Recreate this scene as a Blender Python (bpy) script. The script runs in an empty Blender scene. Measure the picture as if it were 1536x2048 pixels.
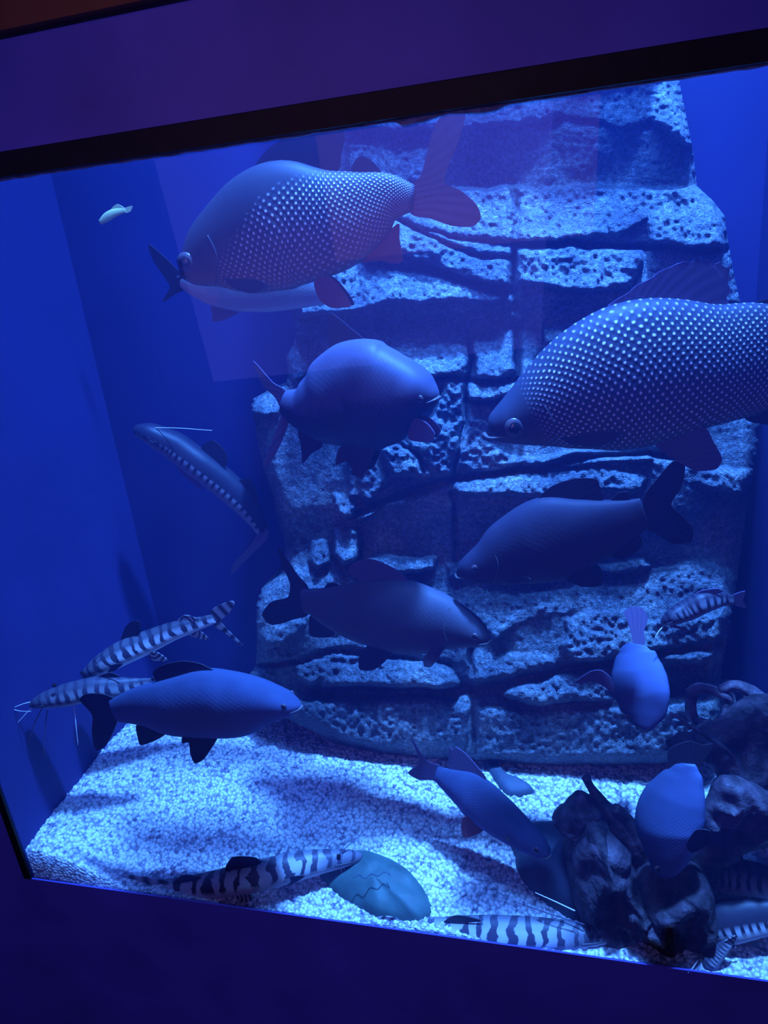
import bpy, bmesh, math, random
import numpy as np
from mathutils import Matrix, Vector
random.seed(4); rng = np.random.RandomState(7)
SC = bpy.context.scene
COL = SC.collection

# ------------------------------------------------------------------ camera
F = 1480.0
d = np.array([433, 3941, F]); d /= np.linalg.norm(d)
u = np.array([5563, -55, -F]); u -= d * (u @ d); u /= np.linalg.norm(u)
RW = np.array([u, np.cross(-d, u), -d])          # rows: world axes seen by the camera
CAM = np.array([0, -1.1, 1.62])
cd = bpy.data.cameras.new('camera'); cam = bpy.data.objects.new('camera', cd); COL.objects.link(cam)
cd.sensor_fit = 'VERTICAL'; cd.sensor_height = 24; cd.lens = 24 * F / 2048; cd.clip_start = .02
m = Matrix.Identity(4)
for i in range(3):
    m[i][0] = RW[i][0]; m[i][1] = -RW[i][1]; m[i][2] = -RW[i][2]; m[i][3] = CAM[i]
cam.matrix_world = m; SC.camera = cam

# ------------------------------------------------------------------ exposure, world, big lights
vs = SC.view_settings
vs.view_transform = 'Standard'; vs.look = 'None'; vs.gamma = 1; vs.exposure = 0.0; vs.use_curve_mapping = False
w = bpy.data.worlds.new('world'); SC.world = w; w.use_nodes = True
w.node_tree.nodes['Background'].inputs[0].default_value = (.04, .04, 1, 1)
w.node_tree.nodes['Background'].inputs[1].default_value = .05
WATER_DENSITY = .06
def light(name, kind, loc, target, color, power, size=.2, size_y=None, spread=None):
    l = bpy.data.lights.new(name, kind); l.color = color; l.energy = power
    if kind == 'AREA':
        l.size = size
        if size_y: l.shape = 'RECTANGLE'; l.size_y = size_y
        if spread: l.spread = math.radians(spread)
    else: l.shadow_soft_size = size
    o = bpy.data.objects.new(name, l); COL.objects.link(o); o.location = loc
    o.rotation_euler = (Vector(target) - Vector(loc)).to_track_quat('-Z', 'Y').to_euler()
    return o
TANK = (.065, .27, 1.0)
light('tank_light', 'AREA', (.22, .26, 4.30), (-.38, .30, .3), TANK, 104, .20, .20, 60)
light('tank_light', 'AREA', (-.60, .35, 4.30), (-.50, .35, 0), (.04, .16, 1.0), 8, .5, .4, 50)  # added broad fill, not a fixture of the tank
light('tank_light', 'AREA', (-.05, .07, 2.9), (-.10, .62, 1.0), (.06, .27, 1.0), 20, .8, .06, 100)  # added bar light to brighten the rock faces
light('room_fill', 'AREA', (-.5, -1.9, 2.5), (-.35, .15, 1.35), (1.0, .42, .30), .2, .25, .25, 40)  # added warm spotlight to bring out the scaled fish
light('room_fill', 'AREA', (-.9, -2.2, 1.6), (-.3, 0, .8), (.16, .17, 1.0), 8, 1.6, 1.2)  # added blue fill for the room walls, as from other tanks
light('room_fill', 'AREA', (-.5, -2.4, 2.0), (-.1, .1, 1.2), (1.0, .38, .36), 1.5, 1.2, 1.0)

# ------------------------------------------------------------------ helpers
def ray(px, py):
    return RW @ np.array([(px - 768) / F, (py - 1024) / F, 1.0])
def at(px, py, Y):
    r = ray(px, py); return CAM + r * ((Y - CAM[1]) / r[1])
def gz(px, py, z):
    r = ray(px, py); return CAM + r * ((z - CAM[2]) / r[2])
def proj(P):
    c = RW.T @ (np.array(P) - CAM); return 768 + F * c[0] / c[2], 1024 + F * c[1] / c[2]
def sm(a, b, x):
    t = np.clip((np.asarray(x, float) - a) / (b - a), 0, 1); return t * t * (3 - 2 * t)
_T = rng.rand(64, 64, 64)
def vnoise(x, y, z):
    x, y, z = [np.asarray(v, float) for v in np.broadcast_arrays(x, y, z)]
    xi, yi, zi = [np.floor(v).astype(int) for v in (x, y, z)]
    fx, fy, fz = x - xi, y - yi, z - zi
    fx, fy, fz = [v * v * (3 - 2 * v) for v in (fx, fy, fz)]
    def T(a, b, c): return _T[a & 63, b & 63, c & 63]
    r = 0
    for a in (0, 1):
        for b in (0, 1):
            for c in (0, 1):
                r = r + (fx if a else 1 - fx) * (fy if b else 1 - fy) * (fz if c else 1 - fz) * T(xi + a, yi + b, zi + c)
    return r * 2 - 1
def fbm(x, y, z, o=4, ridged=False):
    r = 0; a = 1; s = 0
    for k in range(o):
        n = vnoise(x * 2 ** k + 7 * k, y * 2 ** k + 3 * k, z * 2 ** k + 11 * k)
        if ridged: n = 1 - 2 * abs(n)
        r = r + a * n; s += a; a *= .5
    return r / s

def mesh_obj(name, verts, faces, mat, parent=None, smooth=True, uv=None, origin=None):
    verts = np.asarray(verts, float)
    if origin is None: origin = np.zeros(3)
    me = bpy.data.meshes.new(name)
    me.from_pydata([tuple(v) for v in (verts - origin)], [], [tuple(int(i) for i in f) for f in faces])
    if mat: me.materials.append(mat)
    if uv is not None:
        l = me.uv_layers.new(name='UVMap')
        for i, lp in enumerate(me.loops): l.data[i].uv = tuple(uv[lp.vertex_index])
    bm = bmesh.new(); bm.from_mesh(me); bmesh.ops.recalc_face_normals(bm, faces=bm.faces[:]); bm.to_mesh(me); bm.free()
    for p in me.polygons: p.use_smooth = smooth
    o = bpy.data.objects.new(name, me); COL.objects.link(o)
    if parent is not None: o.parent = parent
    else: o.location = tuple(origin)
    return o
def tag(o, label=None, cat=None, group=None, kind=None):
    if label: o['label'] = label
    if cat: o['category'] = cat
    if group: o['group'] = group
    if kind: o['kind'] = kind
    return o
def empty(name, loc, label=None, cat=None, group=None, kind=None):
    o = bpy.data.objects.new(name, None); COL.objects.link(o); o.location = tuple(loc); o.empty_display_size = .05
    return tag(o, label, cat, group, kind)
def box(name, a, b, mat, kind='structure', parent=None):
    x0, y0, z0 = a; x1, y1, z1 = b
    v = [(x, y, z) for x in (x0, x1) for y in (y0, y1) for z in (z0, z1)]
    f = [(0, 1, 3, 2), (4, 6, 7, 5), (0, 4, 5, 1), (2, 3, 7, 6), (0, 2, 6, 4), (1, 5, 7, 3)]
    o = mesh_obj(name, v, f, mat, parent, smooth=False)
    if kind: o['kind'] = kind
    return o

# ------------------------------------------------------------------ materials
class NT:
    def __init__(s, name):
        s.m = bpy.data.materials.new(name); s.m.use_nodes = True; s.t = s.m.node_tree; s.t.nodes.clear()
        s.out = s.t.nodes.new('ShaderNodeOutputMaterial')
    def n(s, kind, ins=None, **kw):
        nd = s.t.nodes.new('ShaderNode' + kind)
        for k, v in kw.items(): setattr(nd, k, v)
        for k, v in (ins or {}).items():
            if hasattr(v, 'is_linked') or hasattr(v, 'links'): s.t.links.new(v, nd.inputs[k])
            else: nd.inputs[k].default_value = v
        return nd
    def math(s, op, a, b=0.0, c=None):
        ins = {0: a, 1: b}
        if c is not None: ins[2] = c
        return s.n('Math', ins, operation=op).outputs[0]
    def ramp(s, fac, stops, interp='LINEAR'):
        r = s.n('ValToRGB', {0: fac}); r.color_ramp.interpolation = interp
        e = r.color_ramp.elements
        while len(e) < len(stops): e.new(.5)
        for k, (p, c) in enumerate(stops): e[k].position = p; e[k].color = (*c, 1) if len(c) == 3 else c
        return r.outputs[0]
    def mix(s, fac, a, b, blend='MIX'):
        return s.n('MixRGB', {0: fac, 1: a, 2: b}, blend_type=blend).outputs[0]
    def bsdf(s, col, rough=.6, bump=None, bstr=.5, bdist=.005, spec=.5):
        b = s.n('BsdfPrincipled', {'Base Color': col, 'Roughness': rough})
        b.inputs['Specular IOR Level'].default_value = spec
        if bump is not None:
            bp = s.n('Bump', {'Height': bump, 'Strength': bstr, 'Distance': bdist}); s.t.links.new(bp.outputs[0], b.inputs['Normal'])
        s.t.links.new(b.outputs[0], s.out.inputs[0]); return b
def C4(*c): return (*c, 1)

def mat_plain(name, col, rough=.6, nscale=8, var=.25, bump=.1, spec=.3):
    t = NT(name); tc = t.n('TexCoord')
    nz = t.n('TexNoise', {'Vector': tc.outputs['Object'], 'Scale': nscale, 'Detail': 5.0})
    c = t.ramp(nz.outputs[0], [(.3, tuple(x * (1 - var) for x in col)), (.7, tuple(min(1, x * (1 + var)) for x in col))])
    t.bsdf(c, rough, nz.outputs[0], bump, .01, spec); return t.m
def mat_rock():
    t = NT('rock'); tc = t.n('TexCoord'); ob = tc.outputs['Object']
    n1 = t.n('TexNoise', {'Vector': ob, 'Scale': 9.0, 'Detail': 6.0, 'Roughness': .6})
    n2 = t.n('TexNoise', {'Vector': ob, 'Scale': 110.0, 'Detail': 4.0, 'Roughness': .75})
    vo = t.n('TexVoronoi', {'Vector': ob, 'Scale': 190.0})
    base = t.ramp(n1.outputs[0], [(.32, (.05, .065, .10)), (.5, (.15, .19, .23)), (.7, (.30, .32, .32))])
    g = t.ramp(n2.outputs[0], [(.36, (.35, .35, .35)), (.56, (1, 1, 1)), (.68, (2.0, 2.0, 1.9))])
    c = t.mix(1.0, base, g, 'MULTIPLY')
    spk = t.ramp(vo.outputs[0], [(.0, (1, 1, 1)), (.22, (0, 0, 0))])
    nm = t.n('TexNoise', {'Vector': ob, 'Scale': 30.0, 'Detail': 3.0})
    k = t.math('MULTIPLY', spk, t.ramp(nm.outputs[0], [(.5, (0, 0, 0)), (.64, (1, 1, 1))]))
    c = t.mix(k, c, C4(.75, .8, .7))
    h = t.math('ADD', t.math('MULTIPLY', n2.outputs[0], 1.0), t.math('MULTIPLY', n1.outputs[0], .7))
    t.bsdf(c, .5, h, 1.0, .014, .6); return t.m
def mat_gravel():
    t = NT('gravel'); tc = t.n('TexCoord'); ob = tc.outputs['Object']
    vo = t.n('TexVoronoi', {'Vector': ob, 'Scale': 125.0})
    r = t.n('SeparateColor', {0: vo.outputs['Color']})
    c = t.ramp(r.outputs[0], [(.0, (.22, .20, .30)), (.12, (.5, .5, .55)), (.4, (.9, .9, .88)), (1, (.98, .98, .95))])
    e = t.ramp(vo.outputs['Distance'], [(.0, (1, 1, 1)), (.45, (.9, .9, .9)), (.75, (.4, .4, .45))])
    n1 = t.n('TexNoise', {'Vector': ob, 'Scale': 7.0, 'Detail': 3.0})
    pn = t.mix(1.0, c, e, 'MULTIPLY')
    pn = t.mix(1.0, pn, t.ramp(n1.outputs[0], [(.35, (.8, .78, .85)), (.65, (1.0, 1.0, 1.0))]), 'MULTIPLY')
    h = t.math('SUBTRACT', 1.0, vo.outputs['Distance'])
    t.bsdf(pn, .6, h, .8, .006, .4); return t.m
def mat_fish(name, back, belly, spot, sp=(46, 17), amount=.8, rough=.38, split=(.15, .75), spec=.5, diag=False):
    """scaled skin: UV.x runs nose to tail, UV.y belly to back"""
    t = NT(name); tc = t.n('TexCoord'); s = t.n('SeparateXYZ', {0: tc.outputs['UV']})
    U, V = s.outputs[0], s.outputs[1]
    nz = t.n('TexNoise', {'Vector': tc.outputs['Object'], 'Scale': 22.0, 'Detail': 3.0})
    nn = t.math('MULTIPLY', t.math('SUBTRACT', nz.outputs[0], .5), .3)
    col = t.ramp(t.math('ADD', V, nn), [(split[0], belly), (split[1], back)])
    nb = t.math('MULTIPLY', t.math('SUBTRACT', nz.outputs[0], .5), .02)
    a = t.math('COSINE', t.math('MULTIPLY', t.math('ADD', U, nb), 2 * math.pi * sp[0]))
    b = t.math('COSINE', t.math('MULTIPLY', V, 2 * math.pi * sp[1]))
    f = t.math('MULTIPLY', a, b)
    body = t.math('MULTIPLY', t.ramp(U, [(.20, (0, 0, 0)), (.27, (1, 1, 1)), (.95, (1, 1, 1)), (1, (.3, .3, .3))]), t.ramp(V, [(.0, (.2, .2, .2)), (.15, (1, 1, 1)), (.8, (1, 1, 1)), (.95, (.3, .3, .3))]))
    if diag: body = t.math('MULTIPLY', body, t.ramp(t.math('SUBTRACT', U, t.math('MULTIPLY', V, .6)), [(0, (0, 0, 0)), (.10, (1, 1, 1))]))
    n3 = t.n('TexNoise', {'Vector': tc.outputs['Object'], 'Scale': 60.0})
    am = t.math('MULTIPLY', t.math('MULTIPLY', body, amount), t.math('ADD', n3.outputs[0], .25))
    mk = t.math('MULTIPLY', t.ramp(f, [(.42, (0, 0, 0)), (.92, (1, 1, 1))]), am)
    c = t.mix(mk, col, C4(*spot))
    t.bsdf(c, rough, t.math('MULTIPLY', f, body), (.16 if amount > .5 else .06), (.004 if amount > .5 else .0015), spec); return t.m
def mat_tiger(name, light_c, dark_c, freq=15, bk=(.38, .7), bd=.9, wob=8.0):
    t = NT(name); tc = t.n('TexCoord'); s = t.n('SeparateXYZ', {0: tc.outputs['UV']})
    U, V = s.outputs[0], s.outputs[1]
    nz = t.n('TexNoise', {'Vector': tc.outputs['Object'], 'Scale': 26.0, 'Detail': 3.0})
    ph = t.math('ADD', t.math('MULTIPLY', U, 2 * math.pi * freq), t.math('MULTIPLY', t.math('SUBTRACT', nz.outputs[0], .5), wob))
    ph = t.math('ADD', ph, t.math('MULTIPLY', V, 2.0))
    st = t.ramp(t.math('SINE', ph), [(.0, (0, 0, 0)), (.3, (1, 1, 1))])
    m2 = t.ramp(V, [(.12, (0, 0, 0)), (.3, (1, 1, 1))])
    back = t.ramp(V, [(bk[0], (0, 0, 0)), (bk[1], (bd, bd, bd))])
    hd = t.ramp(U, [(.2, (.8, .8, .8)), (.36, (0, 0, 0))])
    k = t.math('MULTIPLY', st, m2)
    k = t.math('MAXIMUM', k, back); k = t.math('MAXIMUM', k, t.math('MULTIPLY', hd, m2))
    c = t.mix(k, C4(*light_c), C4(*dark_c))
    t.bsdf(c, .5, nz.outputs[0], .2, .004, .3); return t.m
def mat_fin(name, col, col2, rays=26, alpha=.0, striped=False):
    t = NT(name); tc = t.n('TexCoord'); s = t.n('SeparateXYZ', {0: tc.outputs['UV']})
    a = t.math('SINE', t.math('MULTIPLY', s.outputs[0], 2 * math.pi * rays))
    if striped: a = t.math('SINE', t.math('MULTIPLY', s.outputs[1], 2 * math.pi * 4))
    c = t.ramp(t.math('ADD', t.math('MULTIPLY', a, .5), .5), [(.1, col), (.9, col2)])
    b = t.n('BsdfPrincipled', {'Base Color': c, 'Roughness': .5})
    bp = t.n('Bump', {'Height': a, 'Strength': .04, 'Distance': .001}); t.t.links.new(bp.outputs[0], b.inputs['Normal'])
    tr = t.n('BsdfTranslucent', {'Color': c}); mx = t.n('MixShader', {0: .3, 1: b.outputs[0], 2: tr.outputs[0]})
    t.t.links.new(mx.outputs[0], t.out.inputs[0]); return t.m

M = {}
M['rock'] = mat_rock(); M['gravel'] = mat_gravel()
M['tank_wall'] = mat_plain('tank_wall', (.024, .020, .115), .7, 3, .12, .05)
M['room_wall'] = mat_plain('room_wall', (.19, .17, .80), .75, 5, .15, .1)
M['room_brown'] = mat_plain('room_brown', (.25, .10, .05), .7, 7, .35, .2)
M['black_trim'] = mat_plain('black_trim', (.012, .010, .02), .6, 30, .3, .1)
M['seal_highlight'] = mat_plain('seal_highlight', (.30, .28, .45), .4, 60, .5, .4)
M['floor'] = mat_plain('floor', (.03, .03, .05), .5, 8, .2, .1)
M['wood'] = mat_plain('driftwood', (.05, .034, .046), .65, 34, .8, 1.0)
M['wood_pale'] = mat_plain('pale_driftwood', (.085, .058, .08), .6, 34, .7, 1.0)
M['stone'] = mat_plain('stone', (.04, .09, .085), .6, 22, .25, .35)
M['dark_stone'] = mat_plain('dark_stone', (.045, .06, .09), .6, 16, .3, .3)
M['skin_scaled'] = mat_fish('scaled_skin', (.03, .03, .04), (.30, .17, .11), (.95, .80, .78), (46, 13), 1.5, .55, (.0, .6), .2, True)  # warm belly tone paints in reflected room light
M['skin_scaled_big'] = mat_fish('scaled_skin_large', (.035, .035, .06), (.12, .08, .07), (.92, .80, .85), (50, 15), 1.4, .55, (.0, .5), .2)
M['skin_dark'] = mat_fish('dark_skin', (.07, .07, .10), (.08, .06, .07), (.12, .12, .13), (40, 13), .1, .6, (.1, .8), .15)
M['skin_black'] = mat_fish('blackish_skin', (.03, .025, .045), (.06, .03, .035), (.06, .05, .05), (40, 13), .1, .6, (.1, .8), .12)
M['skin_haze_tint'] = mat_fish('haze_tinted_skin', (.045, .06, .12), (.15, .19, .40), (.12, .12, .14), (40, 13), .0, .85, (.1, .95), .05)  # haze painted in as blue skin; darker back evens out the top light
M['skin_round'] = mat_fish('toplit_back_skin', (.075, .07, .12), (.03, .025, .04), (.3, .3, .3), (40, 13), .08, .5, (.42, .55), .2)  # lighter back and dark belly paint in the light from above
M['tiger_shaded'] = mat_tiger('shadowy_tiger_skin', (.22, .21, .26), (.02, .018, .035), 24, (.36, .42), 1.0, 2.0)  # shaded copy of the tiger skin, wall shadow put into its colour
M['tiger_mottled'] = mat_tiger('mottled_tiger_skin', (.50, .50, .56), (.05, .045, .075), 14, (.6, .95), .75, 10.0)
M['skin_pale_belly'] = mat_fish('pale_belly_skin', (.10, .10, .13), (.5, .45, .45), (.2, .2, .2), (40, 13), .2, split=(.3, .7))
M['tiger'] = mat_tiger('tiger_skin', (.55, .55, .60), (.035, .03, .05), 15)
M['tiger_dim'] = mat_tiger('tiger_skin_dim', (.26, .26, .30), (.04, .035, .06), 13)  # dimmer tiger skin, the haze over it put into its colour
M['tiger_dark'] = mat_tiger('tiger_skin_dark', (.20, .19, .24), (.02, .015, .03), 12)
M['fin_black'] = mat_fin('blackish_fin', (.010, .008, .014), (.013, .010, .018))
M['tiger_low'] = mat_tiger('low_barred_tiger_skin', (.5, .5, .56), (.03, .025, .045), 14, (.30, .46), 1.0, 3.0)
M['fin_dark'] = mat_fin('dark_fin', (.03, .022, .035), (.038, .028, .042))
M['fin_red'] = mat_fin('reddish_fin', (.29, .075, .09), (.31, .08, .095))
M['fin_purple'] = mat_fin('purple_fin', (.14, .10, .20), (.17, .12, .23))
M['fin_tiger'] = mat_fin('tiger_fin', (.04, .035, .06), (.55, .55, .6), striped=True)
M['eye'] = mat_plain('eye', (.01, .01, .012), .08, 5, .1, 0, .8)
M['eye_ring'] = mat_plain('eye_ring', (.08, .06, .07), .3, 5, .1, 0, .6)
M['skin_yellow'] = mat_plain('pale_yellow_skin', (.95, .85, .35), .5, 20, .1, .1)
M['fin_yellow'] = mat_plain('pale_yellow_fin', (.85, .75, .35), .5, 20, .1, .1)
M['whisker'] = mat_plain('whisker', (.75, .72, .75), .4, 5, .1, 0)
M['whisker_dark'] = mat_plain('dark_whisker', (.08, .07, .12), .4, 5, .1, 0)
M['lip'] = mat_plain('lip', (.09, .08, .09), .4, 9, .2, .1)

# glass
t = NT('pane_glass'); tr = t.n('BsdfTransparent', {0: C4(.98, .985, 1)}); gl = t.n('BsdfGlossy', {0: C4(1, 1, 1), 'Roughness': .01})
lw = t.n('LayerWeight', {0: .5}); ml = t.math('ADD', t.math('MULTIPLY', t.math('POWER', lw.outputs[1], 5.0), .6), .022)
mx = t.n('MixShader', {0: ml, 1: tr.outputs[0], 2: gl.outputs[0]})
tl = t.n('BsdfTranslucent', {0: C4(.25, .28, 1)})
GLASS_HAZE = .05  # blue translucent layer added to stand in for the glare veil
mx2 = t.n('MixShader', {0: GLASS_HAZE, 1: mx.outputs[0], 2: tl.outputs[0]}); t.t.links.new(mx2.outputs[0], t.out.inputs[0]); M['glass'] = t.m
t = NT('water_haze'); vs_ = t.n('VolumeScatter', {'Color': C4(.10, .22, 1), 'Density': WATER_DENSITY, 'Anisotropy': .2}); t.t.links.new(vs_.outputs[0], t.out.inputs['Volume']); M['water'] = t.m

# ------------------------------------------------------------------ structure
ZT, ZS, XL, XR, YB, ZTOP = 1.7615, .2445, -1.3025, .375, .72, 4.4
RX = 1.6                                             # the opening runs on to the right of the photo's frame
box('wall_left', (XL - .05, .0, .1), (XL, YB, ZTOP), M['tank_wall'])
box('wall_back', (XL - .05, YB, .1), (XR + .05, YB + .05, ZTOP), M['tank_wall'])
r = box('wall_right', (XR, .30, .1), (XR + .05, YB, ZTOP), M['tank_wall'])
box('ceiling_1', (XL - .05, -.02, ZTOP), (RX + .05, YB + .05, ZTOP + .05), M['black_trim'])
box('wall_far_right', (RX, 0, .1), (RX + .05, .35, ZTOP), M['tank_wall'])
box('wall_alcove', (XR + .05, .30, .1), (RX, .35, ZTOP), M['tank_wall'])
# room side: the wall round the opening
box('wall_header', (-3.5, -.03, ZT + .034), (3.5, -.0, 1.935), M['room_wall'])
box('wall_upper', (-3.5, -.05, 1.94), (3.5, -.0, 4.5), M['room_brown'])
box('wall_sill', (-3.5, -.004, -.6), (3.5, -.0, ZS), M['room_wall'])
box('wall_jamb', (-3.5, -.004, ZS), (XL - .02, -.0, ZT + .034), M['room_wall'])
box('trim_1', (XL - .02, -.028, ZT), (3.5, -.001, ZT + .034), M['black_trim'])
box('trim_2', (XL - .02, -.006, ZS), (XL, -.001, ZT), M['black_trim'])
# thin uneven silicone line under the header, pale to paint in the edge highlight
n = 420; vv = []; ff = []
for i in range(n):
    x = XL + (1.7 - XL) * i / (n - 1); b = .0018 + .0016 * abs(vnoise(x * 40, 1, 1)) + .006 * sm(.75, .9, vnoise(x * 18, 3, 3))
    for (yy, zz) in ((-.012, 0), (-.003, 0), (-.003, -b), (-.012, -b * .8)): vv.append((x, yy, ZT + zz))
    if i:
        o = (i - 1) * 4
        for k in range(4): ff.append((o + k, o + (k + 1) % 4, o + 4 + (k + 1) % 4, o + 4 + k))
so = mesh_obj('trim_3', vv, ff, M['seal_highlight']); so['kind'] = 'structure'
box('floor', (-3.5, -4.6, -.65), (3.5, 0, -.6), M['floor'])
box('wall_room_back', (-3.5, -4.65, -.6), (3.5, -4.6, 2.9), M['floor'])
box('wall_room_left', (-3.55, -4.6, -.6), (-3.5, 0, 2.9), M['room_wall'])
box('wall_room_right', (3.5, -4.6, -.6), (3.55, 0, 2.9), M['room_wall'])
box('ceiling', (-3.5, -4.6, 2.9), (3.5, 0, 2.95), M['black_trim'])
g = box('window_1', (XL, .0, ZS), (RX, .004, ZT + .03), M['glass'])
wt = box('water', (XL + .001, .006, .2), (RX - .001, YB - .001, 2.2), M['water'], kind='stuff')
tag(wt, 'hazy blue water filling the tank behind the glass', 'water')

# ------------------------------------------------------------------ gravel bed
def bed(X, Y):
    z = .236 + .104 * sm(-.02, .42, Y) + .09 * (1 - sm(-1.30, -1.0, X)) * (1 - sm(.0, .5, Y))
    z = z + .012 * fbm(X * 3, Y * 4, 0, 2)
    z = z + .10 * sm(.16, .36, X) * sm(.45, .66, Y)
    return z
def build_bed():
    st = .0045; xs = np.arange(XL, 1.3, st); ys = np.arange(.006, YB, st)
    X, Y = np.meshgrid(xs, ys, indexing='ij')
    X = X + rng.uniform(-.001, .001, X.shape); Y[:, 1:] += rng.uniform(-.001, .001, Y[:, 1:].shape)
    Z = bed(X, Y) + .0035 * vnoise(X * 130, Y * 130, 2) + .003 * vnoise(X * 260, Y * 260, 5)
    nx, ny = X.shape
    V = np.stack([X, Y, Z], -1).reshape(-1, 3)
    Fc = []
    for i in range(nx - 1):
        for j in range(ny - 1):
            a = i * ny + j; Fc.append((a, a + ny, a + ny + 1, a + 1))
    base = len(V)
    low = np.stack([X[:, 0], Y[:, 0] * 0 + .006, Z[:, 0] * 0 + .2], -1); V = np.vstack([V, low])
    for i in range(nx - 1): Fc.append((i * ny, base + i, base + i + 1, (i + 1) * ny))
    o = mesh_obj('gravel_bed', V, Fc, M['gravel'])
    tag(o, 'pale blue-lit gravel bed covering the tank bottom', 'gravel', kind='stuff')
build_bed()

# ------------------------------------------------------------------ the rock column
def poly_sd(P, px, py):
    """signed distance in px, positive inside"""
    P = np.array(P, float); n = len(P); dmin = np.full(px.shape, 1e9); ins = np.zeros(px.shape, bool)
    for i in range(n):
        a = P[i]; b = P[(i + 1) % n]; e = b - a; L = e @ e + 1e-9
        t_ = np.clip(((px - a[0]) * e[0] + (py - a[1]) * e[1]) / L, 0, 1)
        dmin = np.minimum(dmin, np.hypot(px - a[0] - t_ * e[0], py - a[1] - t_ * e[1]))
        c = ((a[1] > py) != (b[1] > py)) & (px < (b[0] - a[0]) * (py - a[1]) / (b[1] - a[1] + 1e-9) + a[0])
        ins ^= c
    return np.where(ins, dmin, -dmin)
def line_d(P, px, py):
    dmin = np.full(px.shape, 1e9)
    for a, b in zip(P[:-1], P[1:]):
        a = np.array(a, float); b = np.array(b, float); e = b - a; L = e @ e + 1e-9
        t_ = np.clip(((px - a[0]) * e[0] + (py - a[1]) * e[1]) / L, 0, 1)
        dmin = np.minimum(dmin, np.hypot(px - a[0] - t_ * e[0], py - a[1] - t_ * e[1]))
    return dmin
OUT = [(570, 60), (560, -120), (590, -420), (1240, -420), (1290, -150), (1330, 60), (1358, 160), (1372, 230), (1386, 300), (1394, 372), (1425, 400), (1450, 432), (1456, 480), (1470, 560), (1500, 680), (1518, 760), (1520, 850), (1514, 905), (1506, 950), (1496, 1000), (1488, 1060), (1478, 1130), (1468, 1200),
       (1458, 1260), (1448, 1310), (1442, 1350), (1440, 1420), (1430, 1520), (1100, 1540), (900, 1530), (760, 1520), (690, 1500), (640, 1470), (560, 1430), (500, 1410), (498, 1350), (512, 1330), (514, 1270), (512, 1215), (520, 1180), (548, 1158), (566, 1145), (572, 1090), (556, 1040), (546, 990), (530, 945),
       (520, 905), (512, 860), (502, 815), (506, 796), (540, 786), (572, 770), (576, 745), (572, 712), (586, 690), (592, 660), (580, 620), (575, 540), (570, 430), (565, 300)]
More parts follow.
